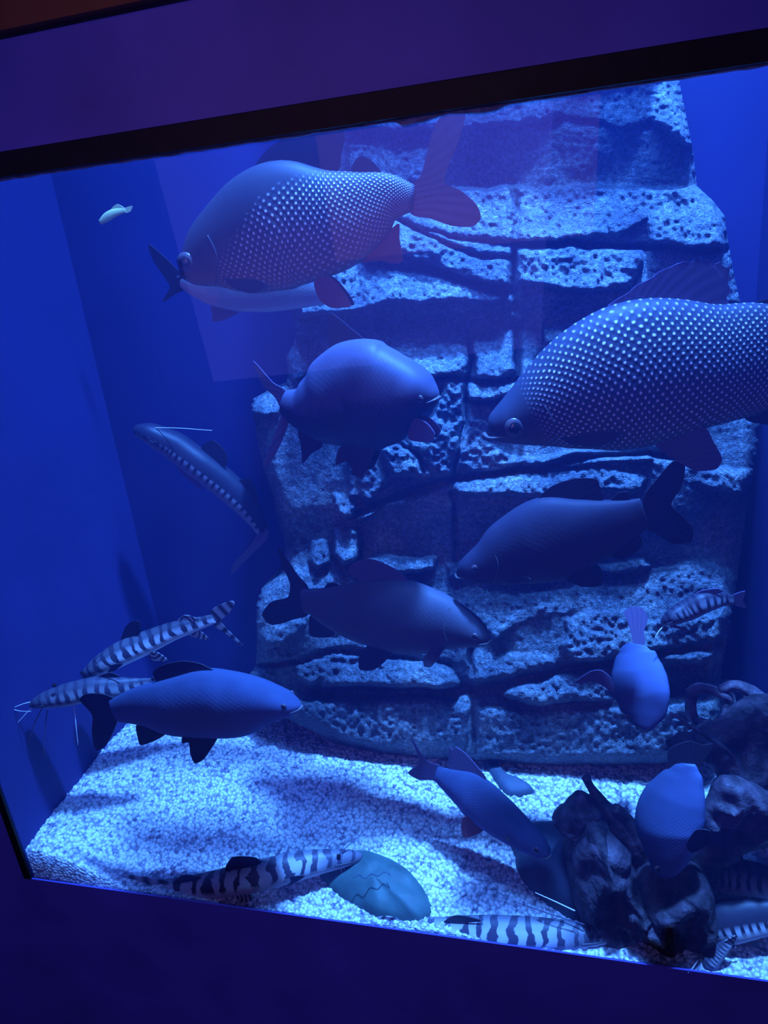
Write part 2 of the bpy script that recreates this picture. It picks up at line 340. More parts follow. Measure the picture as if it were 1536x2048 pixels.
# name, polygon, depth at its top and bottom edge, edge rounding px, roughness
TIERS = [(-900, 372), (372, 655), (655, 1010), (1010, 1140), (1140, 1400), (1400, 1600)]
BLK = [
 ([(560, -380), (1250, -390), (1290, -150), (1340, 20), (1300, 52), (1000, 46), (700, 40), (560, 30)], .60, .54, 24, 1.2),  # unseen column top, carried up to throw shade on the walls
 ([(680, 60), (1350, 60), (1385, 300), (1330, 262), (1300, 240), (1240, 262), (1190, 245), (1130, 232), (1040, 252), (950, 258), (880, 262), (760, 262), (690, 262)], .66, .555, 16, 1.3),
 ([(690, 285), (790, 280), (880, 290), (880, 350), (860, 372), (700, 372)], .60, .57, 14, 1.2),
 ([(880, 372), (1010, 384), (1200, 368), (1340, 366), (1400, 385), (1450, 432), (1448, 500), (1300, 495), (1296, 440), (1240, 470), (1120, 485), (1035, 488), (900, 470), (800, 440), (800, 372)], .60, .50, 14, 1.2),
 ([(800, 438), (900, 470), (1026, 496), (1022, 580), (940, 560), (800, 505), (730, 520), (700, 470)], .54, .48, 12, 1.3),
 ([(1034, 500), (1120, 494), (1290, 494), (1290, 520), (1262, 572), (1190, 588), (1100, 580), (1036, 570)], .52, .475, 12, 1.4),
 ([(700, 520), (790, 510), (900, 552), (1022, 590), (990, 604), (860, 606), (780, 612), (720, 626), (640, 632), (600, 640), (585, 600), (640, 560)], .53, .47, 10, 1.2),
 ([(1300, 500), (1400, 495), (1450, 510), (1450, 560), (1380, 560), (1300, 540)], .55, .53, 12, .8),
 ([(590, 640), (660, 628), (700, 640), (650, 655), (640, 668), (610, 680), (596, 680)], .56, .50, 8, 1.3),
 ([(574, 704), (600, 694), (650, 700), (700, 700), (690, 740), (620, 745), (590, 765), (575, 745)], .56, .50, 9, 1.3),
 ([(690, 655), (800, 662), (940, 664), (938, 740), (925, 756), (860, 762), (770, 770), (700, 760)], .55, .445, 16, 1.2),
 ([(946, 668), (1000, 662), (1032, 664), (1032, 745), (1000, 762), (950, 752), (944, 700)], .54, .44, 14, 1.2),
 ([(1036, 662), (1074, 656), (1074, 720), (1060, 790), (1038, 790)], .54, .44, 12, 1.0),
 ([(1078, 652), (1110, 642), (1160, 640), (1160, 680), (1090, 684)], .53, .49, 8, 1.1),
 ([(890, 762), (932, 756), (926, 900), (912, 955), (850, 962), (780, 950), (760, 900), (850, 850), (880, 800)], .475, .445, 14, 1.5),
 ([(936, 760), (1000, 770), (1036, 766), (1036, 790), (990, 800), (936, 796)], .47, .44, 8, 1.3),
 ([(934, 804), (1000, 806), (1010, 850), (970, 880), (1020, 910), (1150, 905), (1300, 900), (1310, 920), (1060, 940), (925, 955), (920, 910)], .465, .44, 12, 1.4),
 ([(1180, 880), (1310, 890), (1380, 930), (1500, 940), (1490, 1000), (1300, 960), (1180, 925)], .50, .46, 14, .9),
 ([(503, 800), (530, 786), (566, 790), (560, 830), (530, 836), (504, 830)], .55, .50, 8, 1.2),
 ([(700, 900), (750, 920), (780, 965), (740, 1000), (700, 990)], .49, .46, 10, 1.3),
 ([(905, 966), (1050, 942), (1200, 935), (1290, 955), (1280, 985), (1050, 992), (920, 992), (900, 985)], .46, .42, 9, 1.3),
 ([(665, 990), (690, 984), (708, 1000), (704, 1030), (688, 1038), (668, 1018)], .49, .45, 8, 1.2),
 ([(714, 1022), (760, 1005), (830, 985), (905, 975), (900, 1000), (760, 1012), (728, 1040), (714, 1042)], .47, .45, 6, 1.1),
 ([(664, 1060), (700, 1056), (722, 1066), (720, 1118), (690, 1130), (668, 1110)], .49, .44, 8, 1.2),
 ([(622, 1082), (656, 1080), (662, 1120), (640, 1140), (618, 1125)], .50, .46, 8, 1.2),
 ([(575, 1060), (600, 1050), (620, 1090), (610, 1140), (560, 1150)], .53, .50, 8, 1.0),
 # the wide ledge above the base
 ([(700, 1125), (780, 1108), (870, 1114), (872, 1140), (830, 1148), (720, 1140)], .47, .43, 8, 1.2),
 ([(890, 1126), (1000, 1130), (1120, 1140), (1290, 1110), (1304, 1130), (1240, 1145), (1180, 1150), (1000, 1165), (900, 1160)], .47, .45, 8, .9),
 ([(548, 1160), (620, 1150), (700, 1145), (860, 1150), (900, 1170), (1000, 1180), (1080, 1178), (1140, 1170), (1230, 1150), (1330, 1130), (1430, 1120), (1455, 1150), (1440, 1180), (1380, 1195), (1300, 1200), (1200, 1210), (1120, 1225), (1040, 1245), (990, 1290), (960, 1240), (900, 1215), (640, 1190), (620, 1240), (560, 1290), (530, 1300), (514, 1250), (515, 1200)], .50, .395, 18, .9),
 ([(1130, 1232), (1240, 1225), (1300, 1240), (1430, 1225), (1440, 1300), (1400, 1330), (1260, 1320), (1160, 1325), (1120, 1290)], .43, .395, 12, 1.3),
 ([(520, 1290), (600, 1290), (620, 1370), (560, 1390), (505, 1370)], .50, .46, 14, 1.0),
 ([(590, 1310), (680, 1290), (870, 1295), (900, 1330), (890, 1360), (820, 1352), (740, 1345), (660, 1352), (620, 1372), (590, 1350)], .45, .39, 12, 1.2),
 ([(640, 1330), (760, 1318), (900, 1335), (920, 1370), (880, 1385), (640, 1372)], .42, .375, 14, 1.0),
 ([(935, 1300), (1100, 1310), (1120, 1340), (1000, 1370), (935, 1380)], .43, .385, 12, .9),
 ([(1010, 1350), (1100, 1335), (1220, 1345), (1225, 1400), (1060, 1410), (1000, 1390)], .42, .385, 12, 1.2),
 ([(1330, 1330), (1440, 1300), (1440, 1350), (1340, 1368)], .45, .42, 10, 1.0),
 ([(560, 1400), (700, 1395), (900, 1400), (940, 1410), (935, 1490), (760, 1500), (640, 1470), (560, 1430)], .40, .385, 18, .8),
 ([(950, 1410), (1040, 1420), (1440, 1400), (1440, 1530), (950, 1520)], .40, .39, 18, .8),
]
CR = [  # cracks: polyline, half width px, depth
 ([(1040, 488), (1150, 491), (1300, 494), (1450, 500)], 5, .05), ([(1028, 380), (1030, 470), (1026, 560), (1034, 620)], 6, .03),
 ([(800, 438), (880, 480), (960, 510), (1026, 520)], 5, .03), ([(730, 516), (860, 540), (960, 570), (1022, 584)], 7, .05),
 ([(941, 664), (936, 760), (928, 880), (908, 960), (905, 1060), (912, 1130)], 5, .035), ([(1035, 660), (1036, 760)], 6, .03),
 ([(700, 768), (820, 768), (935, 758), (1035, 764)], 5, .03), ([(715, 1025), (790, 992), (905, 962), (1050, 936), (1180, 915), (1300, 905), (1400, 930)], 6, .055),
 ([(934, 800), (1030, 800)], 4, .03), ([(770, 880), (830, 900), (850, 950)], 4, .02), ([(800, 870), (870, 955)], 4, .015),
 ([(910, 1085), (990, 1088)], 3, .02), ([(640, 1388), (760, 1392), (900, 1385), (940, 1375), (1100, 1345), (1225, 1322), (1440, 1290)], 9, .05),
 ([(520, 1330), (700, 1300), (900, 1330)], 6, .02), ([(938, 1290), (945, 1400), (950, 1480)], 5, .02), ([(712, 930), (722, 1050), (716, 1120)], 8, .02)]
def yface(py, px):
    """depth of the recessed faces behind the ledge blocks, by height, written as depth of the rock"""
    k = [(60, .66), (262, .60), (372, .625), (380, .58), (500, .55), (600, .52), (655, .565), (670, .54), (760, .50), (960, .47), (1010, .47), (1130, .505), (1160, .48), (1230, .44), (1320, .43), (1385, .445), (1400, .42), (1600, .40)]
    return np.interp(py, [a for a, _ in k], [b for _, b in k])
def build_rock():
    st = 3.5
    gx = np.arange(490, 1530, st); gy = np.arange(-430, 1545, st)
    PX, PY = np.meshgrid(gx, gy, indexing='ij')
    wob = 9 * fbm(PX / 60, PY / 60, 1, 3); wob2 = 9 * fbm(PX / 60, PY / 60, 9, 3)
    QX = PX + wob; QY = PY + wob2
    Yd = yface(QY, QX) + .012 * fbm(PX / 120, PY / 120, 4, 3)
    Yd = Yd + .04 * sm(900, 560, PX) * sm(600, 800, PY) * sm(1180, 1050, PY)
    Yd = Yd + .05 * sm(1330, 1500, PX) * sm(600, 700, PY) * sm(1150, 1050, PY)
    rough = np.full(PX.shape, .30)
    for P, yt, yb, rd, rg in BLK:
        sd = poly_sd(P, QX, QY); y0 = min(p[1] for p in P); y1 = max(p[1] for p in P)
        tt = np.clip((QY - y0) / (y1 - y0), 0, 1)
        wgt = np.sqrt(np.clip(1 - (1 - np.clip(sd / rd, 0, 1)) ** 2, 0, 1))
        # the ledge leans out towards its lower edge
        yb_ = yt + (yb - yt) * tt
        new = Yd * (1 - wgt) + np.minimum(yb_, Yd) * wgt
        Yd = np.where(sd > 0, new, Yd); rough = np.where(sd > 0, .30 + (rg - .30) * wgt, rough)
    for P, r_, dp in CR:
        dd = line_d(P, QX, QY); Yd = Yd + dp * np.exp(-(dd / r_) ** 2)
    XW = PX / 870.; ZW = PY / 870.
    Yd = Yd - .011 * rough * fbm(XW * 9, ZW * 16, 3, 4) - .003 * rough * fbm(XW * 45, ZW * 60, 5, 3) - .0045 * rough * vnoise(XW * 125, ZW * 125, 7)
    so_ = poly_sd(OUT, PX, PY)
    rim = np.clip(so_ / 30, 0, 1)
    Yd = Yd + .075 * (1 - np.sqrt(np.clip(1 - (1 - rim) ** 2, 0, 1)))
    Yd = np.minimum(Yd, YB - .008)
    inside = so_ > 0
    nx, ny = PX.shape
    # pull boundary vertices onto the outline
    V = np.zeros((nx, ny, 3))
    gxx, gyy = np.gradient(so_, st); near = (so_ > 0) & (so_ < st * 1.45); gl_ = np.hypot(gxx, gyy) + 1e-6
    SX = PX - np.where(near, gxx / gl_ * so_ * .95, 0); SY = PY - np.where(near, gyy / gl_ * so_ * .95, 0)
    rx = (SX - 768) / F; ry = (SY - 1024) / F
    for i in range(3): V[..., i] = RW[i, 0] * rx + RW[i, 1] * ry + RW[i, 2]
    tpar = (Yd - CAM[1]) / V[..., 1]; V = CAM + V * tpar[..., None]
    V[..., 0] = np.minimum(V[..., 0], XR - .006)
    root = empty('rock_column', (-.25, .6, .3), 'tall stacked artificial rock column against the back wall', 'rock')
    org = np.array(root.location)
    names = ['upper_block', 'upper_ledge', 'stacked_stones', 'recessed_band', 'wide_ledge', 'base_block']
    cell = inside[:-1, :-1] & inside[1:, :-1] & inside[:-1, 1:] & inside[1:, 1:]
    tier = np.zeros(cell.shape, int)
    cy = QY[:-1, :-1]
    for k, (a, b) in enumerate(TIERS): tier[(cy >= a) & (cy < b)] = k
    for k in range(len(TIERS)):
        msk = cell & (tier == k)
        if not msk.any(): continue
        idx = -np.ones((nx, ny), int); vl = []; fl = []
        def vid(i, j):
            if idx[i, j] < 0: idx[i, j] = len(vl); vl.append(V[i, j])
            return idx[i, j]
        I, J = np.nonzero(msk); edges = {}
        for i, j in zip(I, J):
            q = (vid(i, j), vid(i + 1, j), vid(i + 1, j + 1), vid(i, j + 1)); fl.append(q)
            for n_, (di, dj) in enumerate(((0, -1), (1, 0), (0, 1), (-1, 0))):
                ii, jj = i + di, j + dj
                if not (0 <= ii < cell.shape[0] and 0 <= jj < cell.shape[1]) or not cell[ii, jj]:
                    edges[(q[n_], q[(n_ + 1) % 4])] = 1
        back = {}
        for a, b in edges:
            for c in (a, b):
                if c not in back:
                    p = vl[c].copy(); p[1] = YB - .002; back[c] = len(vl); vl.append(p)
            fl.append((a, b, back[b], back[a]))
        mesh_obj(names[k], vl, fl, M['rock'], root, origin=org)
build_rock()

# ------------------------------------------------------------------ swept bodies, fins, whiskers
def smooth1(a, n):
    a = np.asarray(a, float)
    for _ in range(n): a = np.concatenate([[a[0]], (a[:-2] + 2 * a[1:-1] + a[2:]) / 4, [a[-1]]])
    return a
def sweep(name, ctr, up, side, hh, hw, mat, parent, origin, seg=24, p=2.2):
    """closed body of superellipse sections; up/side are unit vectors per station"""
    n = len(ctr); V = []; UV = []; Fc = []
    for i in range(n):
        for k in range(seg):
            a = 2 * math.pi * k / seg; c, s = math.cos(a), math.sin(a)
            ce = math.copysign(abs(c) ** (2 / p), c); se = math.copysign(abs(s) ** (2 / p), s)
            V.append(ctr[i] + side[i] * (hw[i] * ce) + up[i] * (hh[i] * se)); UV.append((i / (n - 1), .5 + .5 * s))
    for i in range(n - 1):
        for k in range(seg):
            a = i * seg + k; b = i * seg + (k + 1) % seg; Fc.append((a, b, b + seg, a + seg))
    V.append(ctr[0]); UV.append((0, .5)); V.append(ctr[-1]); UV.append((1, .5)); e = len(V) - 2
    for k in range(seg):
        Fc.append((e, (k + 1) % seg, k)); Fc.append((e + 1, (n - 1) * seg + k, (n - 1) * seg + (k + 1) % seg))
    return mesh_obj(name, V, Fc, mat, parent, uv=UV, origin=origin)
def fin_mesh(name, P3, mat, parent, origin, th=.0022, bulge=None, rag=0.0):
    """thin solid fin from a 3D outline; P3[0] and P3[-1] are the base"""
    P3 = [np.array(p, float) for p in P3]
    # subdivide outline softly
    Q = []; n = len(P3); rr_ = np.random.RandomState(3)
    for i in range(n):
        a, b, c, d_ = P3[(i - 1) % n], P3[i], P3[(i + 1) % n], P3[(i + 2) % n]
        for k in range(4):
            t_ = k / 4
            q = .5 * ((2 * b) + (-a + c) * t_ + (2 * a - 5 * b + 4 * c - d_) * t_ ** 2 + (-a + 3 * b - 3 * c + d_) * t_ ** 3)
            q = q * .75 + (b + (c - b) * t_) * .25
            if rag: q = q + rr_.normal(0, rag, 3) * [1, 0, 1]
            Q.append(q)
    Q = np.array(Q); c0 = Q.mean(0)
    u_, s_, vt = np.linalg.svd(Q - c0); nrm = vt[2]
    bm = bmesh.new(); vs2 = [bm.verts.new(q) for q in Q]
    es = [bm.edges.new((vs2[i], vs2[(i + 1) % len(vs2)])) for i in range(len(vs2))]
    bmesh.ops.triangle_fill(bm, edges=es, use_beauty=True, use_dissolve=False, normal=Vector(nrm))
    bm.verts.ensure_lookup_table(); bm.verts.index_update()
    Fa = [[v.index for v in f.verts] for f in bm.faces]; Vb = np.array([v.co[:] for v in bm.verts]); bm.free()
    n2 = len(Vb); V = np.vstack([Vb + nrm * th / 2, Vb - nrm * th / 2]); Fc = list(Fa) + [[i + n2 for i in reversed(f)] for f in Fa]
    k = len(Q)
    for i in range(k): Fc.append((i, (i + 1) % k, (i + 1) % k + n2, i + n2))
    base = (P3[0] + P3[-1]) / 2; bd = P3[-1] - P3[0]; bl = np.linalg.norm(bd) + 1e-6; bd /= bl
    far = max(np.linalg.norm(q - base) for q in Q)
    al = [(x - base) @ bd for x in V]
    UV = [(.5 + math.atan2(a, max(1e-4, .35 * far + np.linalg.norm((x - base) - bd * a))) / 3.0, np.linalg.norm(x - base) / far) for a, x in zip(al, V)]
    return mesh_obj(name, V, Fc, mat, parent, smooth=False, uv=UV, origin=origin)
def tube(name, pts, r0, r1, mat, parent=None, origin=None, seg=8, sub=6, closed=False, noise=0.0, prof=None, flat=1.0):
    P = [np.array(p, float) for p in pts]; Q = []
    for i in range(len(P) - 1):
        a = P[max(0, i - 1)]; b = P[i]; c = P[i + 1]; d_ = P[min(len(P) - 1, i + 2)]
        for k in range(sub):
            t_ = k / sub; Q.append(.5 * ((2 * b) + (-a + c) * t_ + (2 * a - 5 * b + 4 * c - d_) * t_ ** 2 + (-a + 3 * b - 3 * c + d_) * t_ ** 3))
    Q.append(P[-1]); Q = np.array(Q); n = len(Q); V = []; Fc = []
    ref = np.array([0, 1, .3]); ref /= np.linalg.norm(ref)
    for i in range(n):
        tg = Q[min(n - 1, i + 1)] - Q[max(0, i - 1)]; tg /= np.linalg.norm(tg) + 1e-9
        s_ = np.cross(tg, ref); s_ /= np.linalg.norm(s_) + 1e-9; u_ = np.cross(s_, tg)
        f_ = i / (n - 1)
        r = r0 + (r1 - r0) * f_ if prof is None else np.interp(f_, np.linspace(0, 1, len(prof)), prof)
        for k in range(seg):
            a = 2 * math.pi * k / seg; q = s_ * math.cos(a) + u_ * math.sin(a) * flat
            rr = r
            if noise:
                w_ = Q[i] + q * r
                rr = r * (1 + noise * float(fbm(w_[0] * 16, w_[1] * 16, w_[2] * 16, 3)) + noise * .5 * float(vnoise(a * 2, f_ * 5, r0 * 99)))
            V.append(Q[i] + q * rr)
    for i in range(n - 1):
        for k in range(seg):
            a = i * seg + k; b = i * seg + (k + 1) % seg; Fc.append((a, b, b + seg, a + seg))
    V.append(Q[0]); V.append(Q[-1]); e = len(V) - 2
    for k in range(seg): Fc.append((e, (k + 1) % seg, k)); Fc.append((e + 1, (n - 1) * seg + k, (n - 1) * seg + (k + 1) % seg))
    if name is None: return V, Fc
    return mesh_obj(name, V, Fc, mat, parent, origin=origin)
def ball(name, c, r, axis, flat, mat, parent, origin, seg=18):
    axis = np.array(axis) / np.linalg.norm(axis); a1 = np.cross(axis, [.1, .2, 1]); a1 /= np.linalg.norm(a1); a2 = np.cross(axis, a1)
    V = []; Fc = []; R_ = 9
    for i in range(1, R_):
        th = math.pi * i / R_
        for k in range(seg):
            p = 2 * math.pi * k / seg
            V.append(c + axis * (math.cos(th) * r * flat) + (a1 * math.cos(p) + a2 * math.sin(p)) * math.sin(th) * r)
    V.append(c + axis * r * flat); V.append(c - axis * r * flat); e = len(V) - 2
    for i in range(R_ - 2):
        for k in range(seg):
            a = i * seg + k; b = i * seg + (k + 1) % seg; Fc.append((a, b, b + seg, a + seg))
    for k in range(seg): Fc.append((e, k, (k + 1) % seg)); Fc.append((e + 1, (R_ - 2) * seg + (k + 1) % seg, (R_ - 2) * seg + k))
    return mesh_obj(name, V, Fc, mat, parent, origin=origin)

def fish(name, label, S, T, YS, YT, top, bot, skin, fins, eye=None, fat=.36, group=None, cat='fish', mouth=True, gill=None, headfat=.8, finmat='fin_dark', bend=0.0, nst=56):
    """S snout and T tail base as seen; top/bot outlines; every fin has its own outline and place"""
    S = np.array(S, float); T = np.array(T, float); ax = T - S; L = np.linalg.norm(ax); ax /= L
    pr = np.array([-ax[1], ax[0]])
    mt = np.mean([(np.array(p) - S) @ pr for p in top]); mb = np.mean([(np.array(p) - S) @ pr for p in bot])
    if mt < mb: pr = -pr
    def prof(P):
        a = sorted(((np.array(p) - S) @ ax / L, (np.array(p) - S) @ pr) for p in P)
        ss = [x for x, _ in a]; hh = [y for _, y in a]; return lambda s: np.interp(s, ss, hh)
    ft, fb = prof(top), prof(bot)
    s0 = 0.0; si = (1 - np.cos(np.linspace(0, 1, nst) * math.pi)) / 2 * .6 + np.linspace(0, 1, nst) * .4
    ht = smooth1(ft(si), 3); hb = smooth1(fb(si), 3)
    hm = ht - hb; cap = np.sqrt(np.clip(1 - (1 - np.clip(si / .035, 0, 1)) ** 2, 0.02, 1))
    mid = (ht + hb) / 2; ht = mid + hm / 2 * cap; hb = mid - hm / 2 * cap
    def yd(s): return YS + (YT - YS) * s + bend * math.sin(math.pi * max(0, min(1.2, s)))
    def P3(px, py, off=0.0):
        s = (np.array([px, py]) - S) @ ax / L; return at(px, py, yd(s) - off)
    ctr = []; up = []; hh = []; wd = []
    for s, a, b in zip(si, ht, hb):
        p0 = S + ax * L * s; pt = P3(*(p0 + pr * a)); pb = P3(*(p0 + pr * b))
        ctr.append((pt + pb) / 2); hh.append(np.linalg.norm(pt - pb) / 2); v = pt - pb; up.append(v / (np.linalg.norm(v) + 1e-9))
    ctr = np.array(ctr); up = np.array(up); hh = np.array(hh); side = []
    for i in range(nst):
        tg = ctr[min(nst - 1, i + 1)] - ctr[max(0, i - 1)]; tg /= np.linalg.norm(tg)
        sd = np.cross(tg, up[i]); sd /= np.linalg.norm(sd)
        if sd[1] > 0: sd = -sd
        side.append(sd); up[i] = np.cross(sd, tg) if np.cross(sd, tg) @ up[i] > 0 else -np.cross(sd, tg)
    hmax = hh.max()
    wprof = np.interp(si, [0, .06, .2, .42, .7, .92, 1], [.35, .62 * headfat / .8, headfat, 1, .78, .38, .25])
    hw = np.minimum(hmax * fat * wprof * 1.25, hh * .95)
    org = ctr[nst // 2].copy(); root = empty(name, org, label, cat, group)
    sweep('body', ctr, up, side, hh, hw, M[skin], root, org, p=2.15)
    def at_s(px, py):
        s = (np.array([px, py]) - S) @ ax / L; h = (np.array([px, py]) - S) @ pr
        i = int(np.clip(np.searchsorted(si, s), 1, nst - 1)); c_ = (ht[i] + hb[i]) / 2; hf = max(1, (ht[i] - hb[i]) / 2)
        return i, min(1, abs(h - c_) / hf)
    if eye:
        ex, ey, er = eye; i, q = at_s(ex, ey); lift = hw[i] * (max(0, 1 - q ** 2.15)) ** (1 / 2.15)
        for sg, nm in ((1, 'eye'), (-1, 'eye')):
            c = P3(ex, ey) + side[i] * lift * .93 * sg
            r = er / F * np.linalg.norm(c - CAM)
            ro = ball('eye', c, r * 1.12, side[i], .38, M['eye_ring'], root, org)
            ball('pupil', c + side[i] * sg * r * .14, r * .78, side[i], .5, M['eye'], ro, org)
    if mouth:
        c = ctr[0]; r = hh[3]; q0 = ctr[1] + side[1] * hw[3] * .9 - up[1] * hh[3] * .25; q1 = ctr[5] + side[5] * hw[5] * .98 - up[5] * hh[5] * .38
        tube('mouth', [ctr[0] - up[0] * hh[2] * .2 + (ctr[0] - ctr[3]) * .15, q0, q1], r * .18 + .0008, .0008, M['lip'], root, org)
    if gill:
        pts = []
        for k, (gx, gy) in enumerate(gill):
            i, q = at_s(gx, gy); lift = hw[i] * (max(0, 1 - min(.98, q) ** 2.15)) ** (1 / 2.15)
            pts.append(P3(gx, gy) + side[i] * (lift + .0005))
        tube('gill_cover', pts, .0009, .0009, M['lip'], root, org, seg=6)
    for fd in fins:
        fn, poly = fd[0], fd[1]; mt_ = fd[2] if len(fd) > 2 and fd[2] else finmat; off = fd[3] if len(fd) > 3 else None
        if fn in ('pectoral_fin', 'pelvic_fin') :
            bx = (poly[0][0] + poly[-1][0]) / 2; by = (poly[0][1] + poly[-1][1]) / 2; i, q = at_s(bx, by)
            lift = hw[i] * (max(0, 1 - min(.97, q) ** 2.15)) ** (1 / 2.15)
            for sg in (1, -1):
                far = max(math.hypot(x - bx, y - by) for x, y in poly)
                pts = []
                for (x, y) in poly:
                    f_ = math.hypot(x - bx, y - by) / far
                    if sg == 1: pts.append(P3(x, y, lift * .96 + (.022 * f_ if fn == 'pectoral_fin' else .012 * f_)))
                    else: pts.append(P3(x, y) - side[i] * (lift * .9 + .02 * f_))
                fin_mesh(fn, pts, M[mt_], root, org)
        else:
            rg = .0009 if fd[-1] == 'ragged' else 0
            fin_mesh(fn, [P3(x, y) for x, y in poly], M[mt_], root, org, rag=rg)
    return root

def catfish(name, label, spine, skin, fins=(), whiskers=(), eye=None, tailpoly=None, group='striped catfish on and above the gravel', fat=1.0, finmat='fin_tiger', head_flat=True, cat='catfish'):
    """spine: (px, py, depth, half height px) from snout to tail base"""
    sp = np.array(spine, float); n0 = len(sp); q = np.concatenate([[0], np.cumsum(np.hypot(np.diff(sp[:, 0]), np.diff(sp[:, 1])))]); q /= q[-1]
    N = 60; si = np.linspace(0, 1, N) ** 1.15
    arr = np.stack([smooth1(np.interp(si, q, sp[:, k]), 4) for k in range(4)], 1)
    cap = np.sqrt(np.clip(1 - (1 - np.clip(si / .03, 0, 1)) ** 2, .02, 1))
    ctr = np.array([at(a[0], a[1], a[2]) for a in arr]); hh = np.array([a[3] / F * ((RW.T @ (c - CAM))[2]) for a, c in zip(arr, ctr)]) * cap
    up = []; side = []
    for i in range(N):
        tg = ctr[min(N - 1, i + 1)] - ctr[max(0, i - 1)]; tg /= np.linalg.norm(tg)
        v = CAM - ctr[i]; v /= np.linalg.norm(v); v = v * .75 + np.array([0, -1, 0]) * .25
        uu = np.cross(tg, v); uu /= np.linalg.norm(uu)
        if uu[2] < 0: uu = -uu
        sd = np.cross(tg, uu); sd /= np.linalg.norm(sd)
        if sd[1] > 0: sd = -sd
        up.append(uu); side.append(sd)
    hw = hh * fat * np.interp(si, [0, .1, .3, .7, 1], [1.5, 1.35, 1.05, .8, .35])
    org = ctr[N // 2].copy(); root = empty(name, org, label, cat, group)
    sweep('body', ctr, up, side, hh, hw, M[skin], root, org, p=2.2)
    def dep(px, py):
        i = int(np.argmin((arr[:, 0] - px) ** 2 + (arr[:, 1] - py) ** 2)); return i, arr[i, 2]
    if tailpoly: fin_mesh('tail_fin', [at(x, y, arr[-1, 2]) for x, y in tailpoly], M[finmat], root, org)
    for fd in fins:
        fn, poly = fd[0], fd[1]; fm = fd[2] if len(fd) > 2 and fd[2] else finmat
        bx = (poly[0][0] + poly[-1][0]) / 2; by = (poly[0][1] + poly[-1][1]) / 2; i, Y = dep(bx, by)
        k = hw[i] * .6 if fn in ('pectoral_fin', 'pelvic_fin') else 0
        fin_mesh(fn, [at(x, y, Y - k) for x, y in poly], M[fm], root, org)
    if eye:
        ex, ey, er = eye; i, Y = dep(ex, ey); c = at(ex, ey, Y) + side[i] * hw[i] * .88
        ball('eye', c, er / F * np.linalg.norm(c - CAM), side[i], .5, M['eye'], root, org)
    # the long flat mouth line
    a = ctr[0] - up[0] * hh[3] * .3; b = ctr[5] + side[5] * hw[5] * .9 - up[5] * hh[5] * .45; c = ctr[11] + side[11] * hw[11] * .97 - up[11] * hh[11] * .4
    tube('mouth', [a, b, c], .0014, .0010, M['lip'], root, org, seg=6)
    for wk in whiskers:
        pts = wk[0]; wm = wk[1] if len(wk) > 1 else 'whisker'; r = wk[2] if len(wk) > 2 else .0013; dy = wk[3] if len(wk) > 3 else .02
        i, Y = dep(*pts[0]); n_ = len(pts)
        pp = [at(x, y, Y - hw[i] * .5 - dy * k / (n_ - 1)) for k, (x, y) in enumerate(pts)]
        pp[0] = at(pts[0][0], pts[0][1], Y - hw[i] * .3)
        tube('whisker', pp, r, r * .45, M[wm], root, org, seg=6)
    return root

def rest(px, py):
    """depth at which the line of sight through a pixel meets the gravel"""
    for _ in range(1):
        best = .02
        for k in range(140):
            Y = .02 + k * .005; p = at(px, py, Y)
            if p[2] > float(bed(p[0], Y)): best = Y
            else: break
    lo, hi = best, best + .005
    for _ in range(12):
        Y = (lo + hi) / 2; p = at(px, py, Y)
        if p[2] > float(bed(p[0], Y)): lo = Y
        else: hi = Y
    return lo
# ------------------------------------------------------------------ the big scaled fish
GF = 'large dark fish swimming in the tank'
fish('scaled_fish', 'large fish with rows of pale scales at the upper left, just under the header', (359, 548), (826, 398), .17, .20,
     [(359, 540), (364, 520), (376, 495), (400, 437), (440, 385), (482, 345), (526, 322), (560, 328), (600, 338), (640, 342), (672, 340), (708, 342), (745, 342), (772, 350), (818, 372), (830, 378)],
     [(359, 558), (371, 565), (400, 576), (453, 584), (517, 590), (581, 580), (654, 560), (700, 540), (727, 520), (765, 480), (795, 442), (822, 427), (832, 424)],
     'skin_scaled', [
     ('dorsal_fin', [(510, 334), (530, 305), (552, 286), (590, 268), (640, 254), (680, 250), (690, 270), (682, 310), (676, 342), (630, 350), (580, 345), (540, 338)], 'fin_black'),  # dark fin, base lowered to fill in its own shadow on the back
     ('adipose_fin', [(704, 346), (708, 324), (722, 312), (738, 318), (752, 330), (762, 350)], 'fin_dark'),
     ('tail_fin', [(822, 374), (842, 350), (856, 300), (872, 246), (900, 222), (932, 220), (918, 280), (892, 345), (890, 368), (920, 380), (952, 408), (962, 435), (945, 453), (905, 452), (860, 437), (822, 428)], 'fin_red'),  # red on this tail paints in a reflection from the pane
     ('anal_fin', [(722, 524), (745, 495), (775, 465), (798, 447), (799, 478), (806, 520), (790, 527), (760, 522)], 'fin_red'),
     ('pelvic_fin', [(628, 566), (650, 552), (668, 560), (688, 585), (702, 611), (690, 615), (664, 616), (640, 600)], 'fin_red'),
     ('pectoral_fin', [(446, 556), (470, 558), (505, 558), (530, 566), (520, 584), (495, 586), (466, 574)], 'fin_dark')],
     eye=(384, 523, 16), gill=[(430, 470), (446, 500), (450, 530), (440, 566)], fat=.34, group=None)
fish('pale_bellied_fish', 'pale-bellied fish half hidden behind the scaled fish at the upper left', (705, 590), (362, 562), .36, .33,
     [(362, 550), (400, 540), (460, 530), (540, 525), (620, 540), (680, 565), (705, 582)],
     [(362, 574), (382, 592), (420, 612), (470, 623), (530, 624), (600, 616), (660, 608), (705, 598)],
     'skin_pale_belly', [
     ('tail_fin', [(366, 552), (340, 524), (298, 488), (306, 520), (330, 556), (340, 575), (325, 604), (352, 588), (370, 578)], 'fin_dark'),
     ('anal_fin', [(424, 612), (426, 632), (424, 642), (445, 641), (466, 632), (482, 618)], 'fin_purple')], fat=.4)
